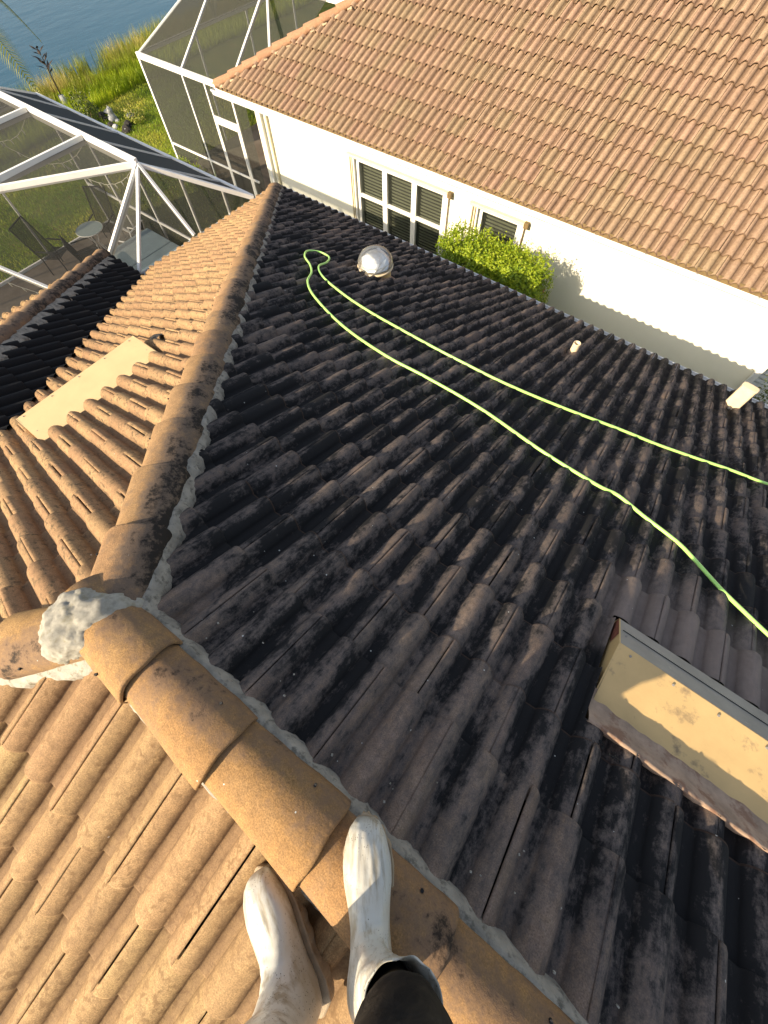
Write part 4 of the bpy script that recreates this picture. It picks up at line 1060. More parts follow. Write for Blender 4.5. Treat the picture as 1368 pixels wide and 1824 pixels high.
def blades(name, n, region, h0, h1, w, mat, lean=.3, kind='stuff', tvf=None, dens=None, curve=True):
    """region: function(n)->x,y arrays"""
    x, y, z = region(n); n = len(x)
    h = RNG.uniform(h0, h1, n); a = RNG.uniform(0, 6.283, n); la = RNG.uniform(0, 6.283, n); ln = RNG.uniform(0, lean, n) * h
    ww = w * RNG.uniform(.6, 1.3, n)
    dx, dy = np.cos(a) * ww, np.sin(a) * ww
    mx = x + np.cos(la) * ln * .3; my = y + np.sin(la) * ln * .3; tx = x + np.cos(la) * ln; ty = y + np.sin(la) * ln
    V = np.stack([np.stack([x - dx, y - dy, z], 1), np.stack([x + dx, y + dy, z], 1), np.stack([mx + dx * .7, my + dy * .7, z + h * .55], 1), np.stack([mx - dx * .7, my - dy * .7, z + h * .55], 1), np.stack([tx, ty, z + h], 1)], 1).reshape(-1, 3)
    me = bpy.data.meshes.new(name); nv = len(V)
    me.vertices.add(nv); me.vertices.foreach_set('co', V.astype(np.float32).ravel())
    b = (np.arange(n) * 5)[:, None]
    q = np.concatenate([b + np.array([[0, 1, 2, 3]]), b + np.array([[3, 2, 4]])], 1).ravel()
    me.loops.add(n * 7); me.loops.foreach_set('vertex_index', q.astype(np.int32))
    me.polygons.add(n * 2)
    ls = np.stack([np.arange(n) * 7, np.arange(n) * 7 + 4], 1).ravel(); me.polygons.foreach_set('loop_start', ls.astype(np.int32))
    me.update(calc_edges=True)
    t = np.clip(tvf(x, y) + RNG.normal(0, .16, n), 0, 1) if tvf else RNG.random(n)
    at = me.attributes.new('tv', 'FLOAT', 'FACE'); at.data.foreach_set('value', np.repeat(t, 2).astype(np.float32))
    me.materials.append(MAT[mat])
    o = link(bpy.data.objects.new(name, me)); o['kind'] = kind; return o
def patchy(x, y, s=.7):
    return np.array([.5 + .9 * mnoise.noise(Vector((a * s, b * s, 1.7))) for a, b in zip(x, y)])
def reg_lawn(n):
    x = RNG.uniform(-22.8, -14.35, n); y = RNG.uniform(-1.5, 14.0, n); return x, y, np.full(n, GZ)
blades('lawn_grass', 85000, reg_lawn, .035, .09, .007, 'turf', .8, tvf=lambda x, y: patchy(x, y))
def reg_tall(n):
    y = RNG.uniform(4, 24, n); x = np.array([shx(a) for a in y]) + RNG.uniform(1.2, 3.1, n) ; return x, y, np.full(n, GZ)
blades('tall_bright_grass', 26000, reg_tall, .10, .42, .011, 'grass', .7, tvf=lambda x, y: np.full(len(x), .62))
def reg_reed(n):
    y = RNG.uniform(3, 26, n); f = RNG.uniform(0, 1, n) ** .8; x = np.array([shx(a) for a in y]) + f * 2.1 - .25
    keep = np.array([mnoise.noise(Vector((a * .8, b * .8, 5))) for a, b in zip(x, y)]) > -.28
    x, y = x[keep], y[keep]
    return x, y, np.where(x > -21.6, GZ, GZ - .22)
blades('shore_reeds', 30000, reg_reed, .28, .80, .012, 'reed', .35, tvf=lambda x, y: .35 + .75 * patchy(x, y, 1.1) * .9)
def reg_side(n):
    x = RNG.uniform(-14.3, 3.5, n); y = RNG.uniform(6.2, 8.5, n); return x, y, np.full(n, GZ)
blades('side_yard_grass', 14000, reg_side, .03, .08, .008, 'turf', .8)

def leafy(name, centre, size, n, leaf, mat, label, cat, group=None, stems=5, seed=1, box=.0, tvb=.55, rag=1.0, core=.72):
    """leaf-by-leaf shrub: leaves fill an uneven volume round several stems"""
    root = empty(name, (centre[0], centre[1], GZ), label, cat, group); rng = np.random.default_rng(seed); mb = MB()
    cx, cy, cz = centre; sx, sy, sz = size
    cnt = 0
    while cnt < n:
        p = rng.uniform(-1, 1, 3); q = np.abs(p) ** (2 + box * 6)
        rad = q.sum() ** (1 / (2 + box * 6)); lim = 1 + rag * .30 * nz(p[0] * 2.3 + seed, p[1] * 2.3, p[2] * 2.3) + rag * .16 * nz(p[0] * 7, p[1] * 7 + seed, p[2] * 7)
        if rad > lim or rad < lim * core: 
            if rad > lim or rng.random() < .92: continue
        P = Vector((cx + p[0] * sx, cy + p[1] * sy, cz + p[2] * sz))
        nrm = Vector((p[0], p[1], p[2] + .5)) + Vector(rng.normal(0, .55, 3)); nrm.normalize(); a = nrm.orthogonal().normalized(); a.rotate(Matrix.Rotation(rng.random() * 6.28, 3, nrm)); b = nrm.cross(a)
        l = leaf * rng.uniform(.6, 1.3); w = l * .42
        mb.add([P - a * l * .5, P + b * w * .5 - nrm * w * .12, P + a * l * .5, P - b * w * .5 - nrm * w * .12], [(0, 1, 2, 3)], float(np.clip(tvb + rng.normal(0, .22), 0, 1)))
        cnt += 1
    # sprigs above the outline
    for i in range(int(n * .012) + 3):
        t = rng.uniform(-.9, .9); u = rng.uniform(-.8, .8); base = Vector((cx + t * sx, cy + u * sy, cz + sz * .86)); tip = base + Vector((rng.normal(0, .05), rng.normal(0, .05), rng.uniform(.06, .24) * min(1, sz * 2)))
        for k in range(9):
            P = base.lerp(tip, k / 8) + Vector(rng.normal(0, .014, 3)); a = Vector(rng.normal(0, 1, 3)).normalized(); b = a.orthogonal().normalized(); l = leaf * .8
            mb.add([P - a * l * .5, P + b * l * .22, P + a * l * .5, P - b * l * .22], [(0, 1, 2, 3)], float(rng.uniform(.5, 1)))
    o = mb.obj('foliage', mat); under(o, root)
    for i in range(stems):
        x = cx + rng.uniform(-.6, .6) * sx; y = cy + rng.uniform(-.4, .4) * sy
        o = MB().tube([(x, y, GZ - .02), (x + rng.normal(0, .03), y, (GZ + cz) / 2), (x + rng.normal(0, .08), y, cz + sz * .2)], [.022, .016, .008], 6).obj('stem', 'leafstem'); under(o, root)
    return root
hd = leafy('hibiscus_hedge', (-3.03, 7.45, -4.35), (1.16, .50, 1.18), 52000, .062, 'hedge', 'bright yellow-green clipped hedge against the white wall below the narrow window', 'hedge', box=.45, stems=9, seed=4, tvb=.55, rag=.55, core=.66)
for p in ((-2.02, 7.72, -3.72), (-1.98, 7.55, -3.86)):
    mb = MB()
    for k in range(5):
        a = 2 * math.pi * k / 5; c = Vector(p); d = Vector((math.cos(a), math.sin(a) * .5, math.sin(a) * .8)) * .045
        mb.add([c, c + d * .6 + Vector((.012, -.01, 0)), c + d, c + d * .6 - Vector((.012, .01, 0))], [(0, 1, 2, 3)])
    mb.tube([(p[0], p[1], p[2]), (p[0] - .12, p[1], p[2] - .05)], .003, 5); o = mb.obj('blossom', 'flower'); under(o, hd)
leafy('round_shrub', (2.55, 7.9, -4.55), (.75, .55, .95), 5000, .05, 'shrub', 'dark green shrub past the wall corner at the right edge of the picture', 'shrub', seed=8)
for i, (x, y, s, lb) in enumerate(((-14.4, 8.35, .34, 'low yellow-green bush at the outer corner post of the taller enclosure'), (-13.6, 8.3, .36, 'low green bush between the two enclosures, second from the corner post'), (-12.8, 8.25, .36, 'low green bush nearest the screen door'))):
    leafy('border_bush', (x, y, GZ + s * .8), (.42, .3, s * .8), 1300, .05, 'hedge', lb, 'bush', 'low bushes between the enclosures', 3, 20 + i, tvb=.45)

# plants and shrubs inside / behind the neighbour's cage
for i, (x, y, s, lb) in enumerate(((-12.6, 15.5, 1.1, 'dark shrub seen through the screen behind the neighbouring enclosure, beside its roof slope'), (-10.4, 16.4, 1.2, 'tall dark shrub behind the screen next to the orange hip caps'), (-8.6, 15.4, 1.1, 'dark shrub half hidden behind the orange hip at the top of the picture'))):
    leafy('garden_shrub', (x, y, GZ + s), (.9, .8, s), 2600, .11, 'shrub', lb, 'shrub', 'shrubs behind the neighbouring enclosure', 3, 30 + i)

def blade_plant(name, c, n, h, w, mat, label, cat, spread=.8, group=None, seed=0):
    root = empty(name, c, label, cat, group); rs = random.Random(seed)
    for i in range(n):
        a = rs.random() * 6.28; L = h * rs.uniform(.7, 1.1); sp = spread * rs.uniform(.3, 1); pts = []
        for k in range(6):
            t = k / 5; pts.append(Vector((math.cos(a) * sp * t ** 1.4, math.sin(a) * sp * t ** 1.4, L * (t - .28 * t * t))))
        mb = MB(); d = Vector((-math.sin(a), math.cos(a), 0)); vs = []
        for k, p in enumerate(pts):
            ww = w * (1 - (k / 5) ** 2) + .003; vs += [p - d * ww, p + Vector((0, 0, -.3 * ww)), p + d * ww]
        fs = []
        for k in range(5): fs += [(k * 3, k * 3 + 1, k * 3 + 4, k * 3 + 3), (k * 3 + 1, k * 3 + 2, k * 3 + 5, k * 3 + 4)]
        mb.add(vs, fs, rs.random()); mb.obj('leaf', mat, root)
    return root
blade_plant('spiky_plant', (-22.6, 17.3, GZ), 15, 2.0, .05, 'agave', 'pale spiky plant at the top edge behind the neighbouring enclosure', 'plant', .9, seed=3)
blade_plant('potted_palm', (-13.1, 11.2, GZ + .05), 12, 1.5, .05, 'agave', 'pale leafy plant inside the neighbouring enclosure behind its sloping screen', 'plant', .5, seed=5)

# dark slatted plant-like sculpture on a pedestal, cat-like grey stone, planting bed with stones
sc = empty('garden_ornament', (-21.6, 9.0, GZ), 'dark bronze plant ornament on a thin stem standing at the shore side of the lawn', 'ornament')
o = MB().tube([(0, 0, .35), (0.02, .02, .9), (.03, .05, 1.35)], [.03, .02, .015], 8).obj('stem', 'darkstat', sc)
rs = random.Random(4)
for i in range(14):
    a = i * 2.4; z = .95 + i * .045; L = .42 - i * .012; d = Vector((math.cos(a), math.sin(a), .55)).normalized(); s = d.cross(Vector((0, 0, 1))).normalized()
    p = Vector((.025, .04, z)); MB().add([p, p + d * L * .5 + s * .05, p + d * L, p + d * L * .5 - s * .05, p + d * L * .5 + Vector((0, 0, .03))], [(0, 1, 4), (1, 2, 4), (2, 3, 4), (3, 0, 4)]).obj('leaf', 'darkstat', sc)
lathe([(.001, .40), (.09, .38), (.12, .2), (.16, .0), (.001, -.01)], 16).obj('pedestal', 'stone', sc, True)
st = empty('stone_figure', (-19.45, 9.45, GZ), 'small pale grey seated stone figure in the planting bed', 'statue')
MB().rings([[Vector((r * (1 + .15 * math.sin(3 * a)) * math.cos(a) + ox, r * math.sin(a), z)) for a in [2 * math.pi * k / 14 for k in range(14)]] for r, z, ox in ((.20, 0, 0), (.22, .10, 0), (.16, .24, .02), (.11, .33, .04), (.125, .40, .06), (.11, .47, .06), (.05, .53, .05))], True, (True, True)).obj('body', 'stone', st, True)
for sx in (-.06, .07): MB().tube([(sx + .05, 0, .47), (sx + .05, 0, .58)], [.035, .008], 6).obj('ear', 'stone', st, True)
st.scale = (.72, .72, .72)
rs = random.Random(9)
for i in range(16):
    x = -20.3 + rs.random() * 2.2; y = 9.15 + rs.random() * .9; r = rs.uniform(.07, .16); bm = bmesh.new(); bmesh.ops.create_icosphere(bm, subdivisions=2, radius=r)
    for v in bm.verts: v.co *= 1 + .5 * nz(v.co.x * 9 + i, v.co.y * 9, v.co.z * 9); 
    for v in bm.verts: v.co.z *= .6
    me = bpy.data.meshes.new('rock'); bm.to_mesh(me); bm.free(); me.materials.append(MAT['stone'] if i % 3 == 0 else MAT['under'])
    o = link(bpy.data.objects.new('rock', me)); o.location = (x, y, GZ + r * .3); o['label'] = 'rough stone edging the planting bed on the lawn around the small stone figure'; o['category'] = 'rock'; o['group'] = 'stones edging the planting bed'
leafy('bed_plant', (-20.0, 8.9, GZ + .35), (.55, .35, .4), 900, .09, 'shrub', 'dark leafy plant in the bed left of the small stone figure', 'plant', None, 3, 60)
leafy('bed_plant', (-18.7, 9.9, GZ + .16), (.45, .3, .18), 600, .07, 'reed', 'low rust-tinted plant in the bed right of the small stone figure', 'plant', None, 3, 61)

# palm beyond the left edge with hanging fronds reaching into view
palm = empty('palm_tree', (-22.5, 5.2, GZ), 'palm whose arching green frond hangs over the lake at the left edge', 'palm tree')
o = MB().tube([(0, 0, 0), (0, .7, 1.0), (0, 1.6, 2.0), (0, 2.4, 3.0)], [.2, .16, .15, .13], 12).obj('trunk', 'leafstem', palm, True)
def frond(az, L, rise, droop, seed):
    mb = MB(); rs = random.Random(seed); base = Vector((0, 2.4, 3.0)); pts = []
    for k in range(13):
        t = k / 12; pts.append(base + Vector((math.cos(az) * L * (t - .12 * t * t), math.sin(az) * L * (t - .12 * t * t), rise * t - droop * t * t)))
    mb.tube(pts, [.028 * (1 - .85 * k / 12) for k in range(13)], 5, tv=.3)
    for k in range(1, 60):
        t = k / 60; i = min(11, int(t * 12)); p = pts[i].lerp(pts[i + 1], t * 12 - i); d = (pts[i + 1] - pts[i]).normalized(); s = d.cross(Vector((0, 0, 1))).normalized()
        ll = .55 * math.sin(math.pi * min(1, .12 + t * .9)) ** .6 + .08
        for sg in (-1, 1):
            q = p + (s * sg + d * .75 + Vector((0, 0, -.45))).normalized() * ll; w = d * .016
            m_ = p.lerp(q, .5) + Vector((0, 0, .05)); mb.add([p - w, p + w, m_ + w, m_ - w, q], [(0, 1, 2, 3), (3, 2, 4)], rs.uniform(.2, 1))
    mb.obj('frond', 'palm', palm)
for i, (az, L) in enumerate(((-.1, 4.6), (1.3, 2.2), (2.6, 3.2), (3.5, 3.2), (4.3, 3.0), (5.2, 3.2), (5.9, 3.2))): frond(az, L, 1.4, 2.9, i)

# ------------------------------------------------------------------ patio things inside our cage
def tubes(mb, segs, r=.014):
    for a, b in segs: mb.tube([a, b], r, 6)
    return mb
def patio_chair(loc, rz, label, frame='black', sling='sling', recline=.28, h=.75):
    root = empty('patio_chair', loc, label, 'chair', 'sling chairs round the glass table'); root.rotation_euler = (0, 0, rz)
    for sy in (-.28, .28):
        tubes(MB(), [((-.25, sy, 0), (-.22, sy, .42)), ((.28, sy, 0), (.26, sy, .62))]).obj('leg', frame, root)
        tubes(MB(), [((.26, sy, .62), (-.24, sy, .62))], .018).obj('armrest', frame, root)
        tubes(MB(), [((-.22, sy, .40), (-.22 - recline, sy, .40 + h))], .015).obj('back_rail', frame, root)
    tubes(MB(), [((-.22 - recline, -.28, .40 + h), (-.22 - recline, .28, .40 + h))], .015).obj('top_rail', frame, root)
    MB().add([(-.22, -.27, .42), (.27, -.27, .45), (.27, .27, .45), (-.22, .27, .42)], [(0, 1, 2, 3)]).obj('seat', sling, root)
    MB().add([(-.22, -.27, .42), (-.22 - recline, -.27, .39 + h), (-.22 - recline, .27, .39 + h), (-.22, .27, .42)], [(0, 1, 2, 3)]).obj('backrest', sling, root)
    return root
MAT['sling_see'] = screen_mat('see_through_sling', .55, (.02, .022, .02))
GP = GZ + .06
patio_chair((-13.45, 3.55, GP), R(30), 'high-backed dark sling chair nearest the lawn, left of the round glass table', sling='sling_see')
patio_chair((-13.35, 5.0, GP), R(-55), 'high-backed dark sling chair behind the round glass table by the side screen', sling='sling_see')
patio_chair((-12.75, 4.05, GP), R(70), 'dark low sling chair tucked against the near side of the round glass table', sling='sling_see', recline=.12, h=.45)
patio_chair((-12.1, 5.05, GP), R(200), 'pale framed chair between the glass table and the hot tub', frame='alu', sling='sling_see', recline=.15, h=.5)
tb = empty('patio_table', (-12.95, 4.5, GP), 'round frosted glass patio table on the enclosed patio', 'table')
lathe([(.001, .76), (.33, .76), (.335, .752), (.33, .744), (.001, .744)], 32).obj('glass_top', 'tableglass', tb, False)
lathe([(.325, .742), (.342, .745), (.345, .755), (.338, .764)], 32).obj('rim', 'alu', tb, True)
for k in range(4):
    a = k * math.pi / 2 + .4; MB().tube([(.22 * math.cos(a), .22 * math.sin(a), .74), (.05 * math.cos(a), .05 * math.sin(a), .4), (.26 * math.cos(a), .26 * math.sin(a), 0)], .014, 6).obj('leg', 'alu', tb)
spa = empty('hot_tub', (-10.55, 4.35, GP), 'square hot tub under a flat blue-grey cover beside the house gutter', 'hot tub')
bevel(MB().box((0, 0, .40), (1.86, 1.84, .80)).obj('cabinet', 'spa_side', spa), .03, 3)
bevel(MB().box((-.47, 0, .86), (.945, 1.94, .09)).obj('cover_half', 'spa', spa), .03, 3); bevel(MB().box((.48, 0, .86), (.945, 1.94, .09)).obj('cover_half', 'spa', spa), .03, 3)

# string lights hanging under the beams
def festoon(P, Q, sag, label, n=26):
    P = Vector(P); Q = Vector(Q); root = empty('string_lights', P, label, 'string lights', 'festoons under the enclosure roof'); pts = []
    for k in range(n + 1):
        t = k / n; p = P.lerp(Q, t); p.z -= sag * 4 * t * (1 - t); p += Vector((nz(k * .9, 1, 0), nz(k * .9, 5, 0), nz(k * .9, 9, 0))) * .02; pts.append(p - P)
    MB().tube(pts, .0045, 5).obj('cord', 'wire', root)
    for k in range(2, n, 3):
        MB().tube([pts[k], pts[k] + Vector((.01, .01, -.035)), pts[k] + Vector((.012, .01, -.07))], [.005, .014, .006], 6).obj('bulb', 'wire', root, True)
festoon((-9.40, 3.55, -2.05), (-8.15, 4.1, -2.08), .28, 'white string lights sagging below the first bay beside the high roof beam')
festoon((-11.1, 3.3, -2.05), (-9.45, 4.05, -2.08), .32, 'white string lights sagging below the second bay of the enclosure roof')
festoon((-12.6, 3.2, -2.05), (-11.15, 4.0, -2.08), .35, 'white string lights in the bay farthest out along the high beam')
festoon((-9.32, 1.0, -2.06), (-7.98, 1.78, -2.86), .10, 'white string lights strung along the rafter at the left edge')

# ------------------------------------------------------------------ hose
HP = [(1450, 885), (1368, 862), (1290, 833), (1180, 795), (1100, 763), (1000, 725), (900, 683), (800, 633), (720, 590), (650, 550), (600, 515), (573, 490), (568, 474), (582, 467), (586, 458), (570, 449), (548, 447), (543, 457), (552, 471), (555, 485), (548, 500), (555, 521), (580, 551), (620, 588), (690, 635), (760, 672), (860, 730), (960, 800), (1060, 862), (1100, 882), (1145, 918), (1206, 965), (1240, 1000), (1285, 1050), (1331, 1095), (1368, 1130), (1440, 1196)]
Mt = Matrix((r_, d_, f_)).transposed()
def onD(px, py, off):
    d = Mt @ Vector(((px - 684) / F_PX, (py - 912) / F_PX, 1)); k = (off - (CAM_P.z + T * CAM_P.y)) / (d.z + T * d.y); return CAM_P + d * k
ctrl = [onD(x, y, .100) for x, y in HP]
pts = []
for i in range(len(ctrl) - 1):
    p0, p1, p2, p3 = ctrl[max(0, i - 1)], ctrl[i], ctrl[i + 1], ctrl[min(len(ctrl) - 1, i + 2)]
    seg = max(3, int((p2 - p1).length / .03))
    for k in range(seg):
        t = k / seg; pts.append(.5 * ((2 * p1) + (p2 - p0) * t + (2 * p0 - 5 * p1 + 4 * p2 - p3) * t * t + (3 * p1 - p0 - 3 * p2 + p3) * t ** 3))
for p in pts:        # settle slightly between the rolls
    p.z += .003 * nz(p.x * 3, p.y * 3, 0)
o = MB().tube(pts, .0115, 10).obj('garden_hose', 'hose', None, True); o['label'] = 'long green garden hose looped across the dark mouldy roof slope'; o['category'] = 'hose'

# ------------------------------------------------------------------ the person holding the camera
person = empty('person', (.27, -.12, 0), 'person standing on the ridge in scuffed white rubber boots and black trousers, holding a phone', 'person')
def skin_mesh(name, chains, mat, parent, sub=2, disp=0):
    """chains: list of point/radius lists; shared points are merged"""
    me = bpy.data.meshes.new(name); V = []; E = []; idx = {}; rad = []
    for ch in chains:
        prev = None
        for (p, r) in ch:
            k = tuple(round(q, 4) for q in p)
            if k not in idx: idx[k] = len(V); V.append(k); rad.append(r)
            if prev is not None and prev != idx[k]: E.append((prev, idx[k]))
            prev = idx[k]
    me.from_pydata(V, E, []); o = link(bpy.data.objects.new(name, me)); me.materials.append(MAT[mat])
    m = o.modifiers.new('skin', 'SKIN'); m.use_smooth_shade = True
    for i, r in enumerate(rad):
        rr = r if hasattr(r, '__len__') else (r, r); me.skin_vertices[0].data[i].radius = rr
    me.skin_vertices[0].data[0].use_root = True
    s = o.modifiers.new('sub', 'SUBSURF'); s.levels = sub; s.render_levels = sub
    if disp:
        tx = bpy.data.textures.new('folds', 'CLOUDS'); tx.noise_scale = .09
        d = o.modifiers.new('disp', 'DISPLACE'); d.texture = tx; d.strength = disp; d.texture_coords = 'GLOBAL'
    under(o, parent); return o
PEL = (.46, -.24, .90)
RH, LH = (.52, -.16, .86), (.40, -.32, .86)
RK, LK = (.335, .005, .56), (.31, -.31, .50)
RA, LA = (.300, -.005, .24), (.235, -.26, .18)
CH = (.43, -.17, 1.28); NK = (.40, -.12, 1.46); HD = (.37, -.07, 1.62)
RS, LS = (.53, -.03, 1.38), (.29, -.27, 1.38)
fw = Vector((-.12, .129, 0)).normalized()
PC = CAM_P - f_ * .035                       # phone centre, behind the lens
RHN = PC + d_ * .055 + r_ * .055 - f_ * .035; LHN = PC + d_ * .055 - r_ * .055 - f_ * .035
RE = (.44, .10, 1.20); LE = (.17, -.12, 1.18)
body = skin_mesh('body', [
    [(PEL, .11), ((.45, -.21, 1.08), .115), (CH, .13), (NK, .055), (tuple(Vector(NK).lerp(Vector(HD), .5)), .058), (HD, .095), (tuple(Vector(HD) + Vector((0, 0, .10))), .07)],
    [(PEL, .11), (RH, .085), (RK, .055), (tuple(Vector(RK).lerp(Vector(RA), .8)), .036)],
    [(PEL, .11), (LH, .085), (LK, .055), (tuple(Vector(LK).lerp(Vector(LA), .7)), .036)],
    [(CH, .13), (RS, .058), (RE, .042), (tuple(RHN.lerp(Vector(RE), .25)), .028), (tuple(RHN), .026)],
    [(CH, .13), (LS, .058), (LE, .042), (tuple(LHN.lerp(Vector(LE), .25)), .028), (tuple(LHN), .026)]], 'skin', person, 2)
# fingers wrapped round the phone
for hn, sg in ((RHN, 1), (LHN, -1)):
    for k, (off, L) in enumerate(((-.03, .055), (-.010, .062), (.010, .058), (.030, .046))):
        a = hn + d_ * off; skin_mesh('finger', [[(tuple(a), .009), (tuple(a + r_ * sg * -.008 - f_ * .004 + f_ * .02), .009), (tuple(a - r_ * sg * L * .5 + f_ * .024), .008), (tuple(a - r_ * sg * L * .9 + f_ * .022), .007)]], 'skin', person, 1)
    th = hn + d_ * .035; skin_mesh('thumb', [[(tuple(th), .012), (tuple(th - r_ * sg * .02 - f_ * .02), .011), (tuple(th - r_ * sg * .045 - d_ * .01 - f_ * .022), .009)]], 'skin', person, 1)
# face features
hv = Vector(HD); gz = (CAM_P - hv).normalized(); side = gz.cross(Vector((0, 0, 1))).normalized(); upv = side.cross(gz)
skin_mesh('nose', [[(tuple(hv + gz * .085 + upv * .03), .010), (tuple(hv + gz * .108 - upv * .005), .014)]], 'skin', person, 1)
skin_mesh('hair', [[(tuple(hv + Vector((0, 0, .10)) - gz * .02), .085), (tuple(hv + Vector((0, 0, .03)) - gz * .06), .07)]], 'hair', person, 2)
for s in (-1, 1):
    skin_mesh('ear', [[(tuple(hv + side * s * .088 + upv * .015), .012), (tuple(hv + side * s * .092 - upv * .02), .008)]], 'skin', person, 1)
    skin_mesh('eye', [[(tuple(hv + gz * .082 + side * s * .032 + upv * .028), .011), (tuple(hv + gz * .084 + side * s * .034 + upv * .028), .010)]], 'hair', person, 1)
skin_mesh('mouth', [[(tuple(hv + gz * .088 - side * .02 - upv * .045), .006), (tuple(hv + gz * .088 + side * .02 - upv * .045), .006)]], 'skin', person, 1)
skin_mesh('trousers', [[(PEL, .135), (RH, .108), (tuple(Vector(RH).lerp(Vector(RK), .5)), .104), (RK, .116), (tuple(Vector(RK).lerp(Vector(RA), .25)), .098), (tuple(Vector(RK).lerp(Vector(RA), .46)), .070), (tuple(Vector(RK).lerp(Vector(RA), .7)), .048), (tuple(Vector(RK).lerp(Vector(RA), .9)), .042)],
    [(PEL, .135), (LH, .108), (LK, .075), (tuple(Vector(LK).lerp(Vector(LA), .4)), .062)], [(PEL, .135), ((.455, -.225, 1.0), .13)]], 'trouser', person, 3, .024)
skin_mesh('shirt', [[((.455, -.225, .95), .14), ((.45, -.21, 1.10), .135), (CH, .15), ((.41, -.14, 1.42), .08)], [(CH, .15), (RS, .078), (tuple(Vector(RS).lerp(Vector(RE), .7)), .062)], [(CH, .15), (LS, .078), (tuple(Vector(LS).lerp(Vector(LE), .7)), .062)]], 'shirt', person, 2, .012)
ph = empty('phone', PC, 'black phone held up in both hands', 'phone')
Mp = Matrix((r_, d_, f_)).transposed()
pbx = MB().box((0, 0, 0), (.075, .155, .009), Mp).obj('phone_case', 'phone', ph); bevel(pbx, .003)
lz = MB().box(tuple(f_ * .009), (.02, .02, .006), Mp).obj('lens_bump', 'phone', ph)

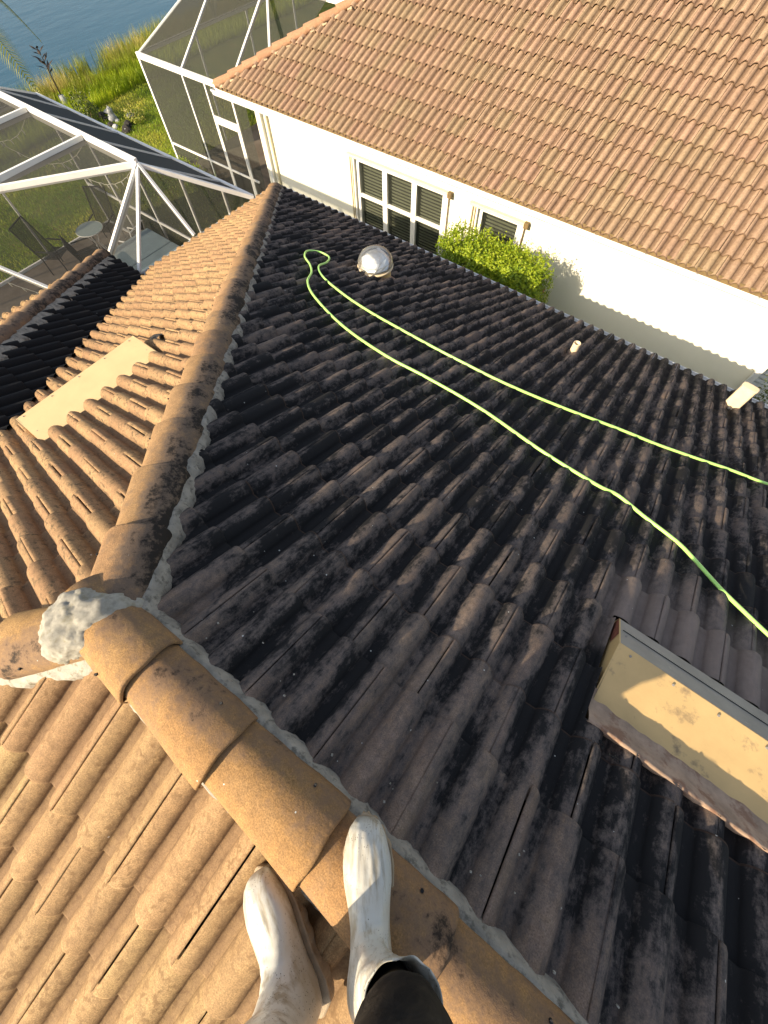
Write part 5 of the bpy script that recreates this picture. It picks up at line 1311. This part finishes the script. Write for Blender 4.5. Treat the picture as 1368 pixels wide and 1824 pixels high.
def boot(label, toe, heading, roll, shaft_lean, side_lean=0.0, top=.345, scale=1.0, tilt=0.0, sw=1.0):
    """toe: world position under the toe tip; heading: unit xy from toe to heel"""
    prof = [  # top(s,z) bottom(s,z) half-width
        (.000, .032, -.002, .014, .012), (.004, .046, .000, .000, .0235), (.016, .060, .010, .0, .0365), (.040, .071, .035, .0, .0475), (.075, .079, .075, .0, .0545), (.108, .086, .110, .0, .0535), (.138, .096, .150, .0, .0465),
        (.162, .112, .205, .0, .041), (.176, .140, .262, .0, .042), (.184, .172, .300, .018, .045), (.186, .205, .306, .085, .050), (.182, .245, .306, .16, .056), (.174, .290, .312, .25, .0625), (.168, .330, .318, .315, .067), (.166, .345, .321, .345, .069),
        (.1705, .346, .3165, .346, .0645), (.175, .315, .312, .315, .061), (.184, .22, .303, .20, .054)]
    prof = [tuple((q if (i not in (1, 3) or q <= .12) else .12 + (q - .12) * (top - .12) / .225) for i, q in enumerate(pp)) for pp in prof]
    root = empty('rubber_boot', (0, 0, 0), label, 'x'); del root['category']; del root['label']; root['label'] = label
    hx = Vector((*heading, 0)).normalized(); hy = Vector((0, 0, 1)).cross(hx); n = 64; rings = []
    pr2 = []
    for q0, q1 in zip(prof, prof[1:]):
        for t in (0, .34, .67): pr2.append(tuple(x + (y - x) * t for x, y in zip(q0, q1)))
    prof = pr2 + [prof[-1]]
    for (ts, tz, bs, bz, hw) in prof:
        t = Vector((ts, 0, tz)); b = Vector((bs, 0, bz)); c = (t + b) / 2; up = (t - b) / 2; ring = []
        for k in range(n):
            a = 2 * math.pi * k / n; ca, sa = math.cos(a), math.sin(a)
            sx = math.copysign(abs(ca) ** (.85), ca); sz = math.copysign(abs(sa) ** (.92 if sa > 0 else .72), sa)
            p = c + up * sz + Vector((0, hw * (1 - (1 - sw) * min(1, max(0, (c.z - .10) / .12))) * sx, 0))
            wx = max(0, min(1, (p.x - .012) / .02)) * max(0, min(1, (.115 - p.x) / .03)) * max(0, sa) ** .5
            p.z += .0034 * wx * sum(math.exp(-((p.y - yy - .10 * (p.x - .06) * (1 if yy > 0 else -1)) / .0034) ** 2) for yy in (-.017, -.003, .011))
            p.x = .245 + (p.x - .245) * (1 - (1 - sw) * 2.0 * min(1, max(0, (c.z - .12) / .12)))
            if p.z > .12:   # leg of the boot leans and creases
                w = (p.z - .12); p.x += shaft_lean * w; p.y += side_lean * w
                p.y += .0035 * math.sin(p.z * 95 + p.x * 30) * min(1, w * 12) * (1 if ca > 0 else -1)
            cr = math.exp(-((p.x - .165) / .045) ** 2) * max(0, sa)         # walking creases over the instep
            p.z += cr * .0055 * math.sin((p.x + p.z * .8 + p.y * .35) * 260); p.z += .0016 * nz(p.x * 40, p.y * 40, p.z * 40)
            p.x += .0012 * math.sin(p.y * 130)
            ring.append(p)
        rings.append(ring)
    o = MB().rings(rings, True, (True, False)).obj('upper', 'boot', root, True)
    s = o.modifiers.new('sub', 'SUBSURF'); s.levels = 1; s.render_levels = 1
    # lugged sole
    so = []; ns = 96
    for k in range(ns):
        a = 2 * math.pi * k / ns; s = .155 - .160 * math.cos(a); hwp = np.interp(s, [-.005, .01, .03, .065, .105, .15, .205, .262, .30, .315], [.004, .027, .041, .055, .057, .050, .042, .044, .034, .004])
        so.append((s, math.copysign(hwp, math.sin(a)) if abs(math.sin(a)) > 1e-6 else 0.0, k))
    rr = []
    for z, g, lug in ((.013, .0, 0), (.011, .0035, 0), (.002, .0040, 1), (-.012, .0035, 1), (-.020, .001, 1)):
        ring = []
        for s, y, k in so:
            q = Vector((s - .155, y, 0)); L = q.length or 1; q2 = q * (1 + g / L + (-.0035 / L if (lug and k % 4 < 2) else 0)); ring.append(Vector((q2.x + .155, q2.y, z)))
        rr.append(ring)
    MB().rings(rr, True, (True, True)).obj('sole', 'sole', root)
    M = Matrix((hx, hy, Vector((0, 0, 1)))).transposed().to_4x4(); M = Matrix.Translation(Vector(toe)) @ M @ Matrix.Rotation(tilt, 4, 'Y') @ Matrix.Rotation(roll, 4, 'X') @ Matrix.Scale(scale, 4)
    root.parent = person; root.matrix_world = Matrix.Identity(4)
    root.matrix_parent_inverse = Matrix.Translation(-Vector(person.location)); root.matrix_basis = M
    return root
boot('boot standing flat on the ridge caps with a trouser leg tucked in its open top', (.105, .142, .088), (.68, -.73), R(0), -.25, .38, top=.285, scale=1.16, sw=.90)
boot('boot angled down onto the sunlit slope, mud along its sole', (-.05, -.170, -.035), (.955, -.297), R(18), -.10, .30, scale=1.14)
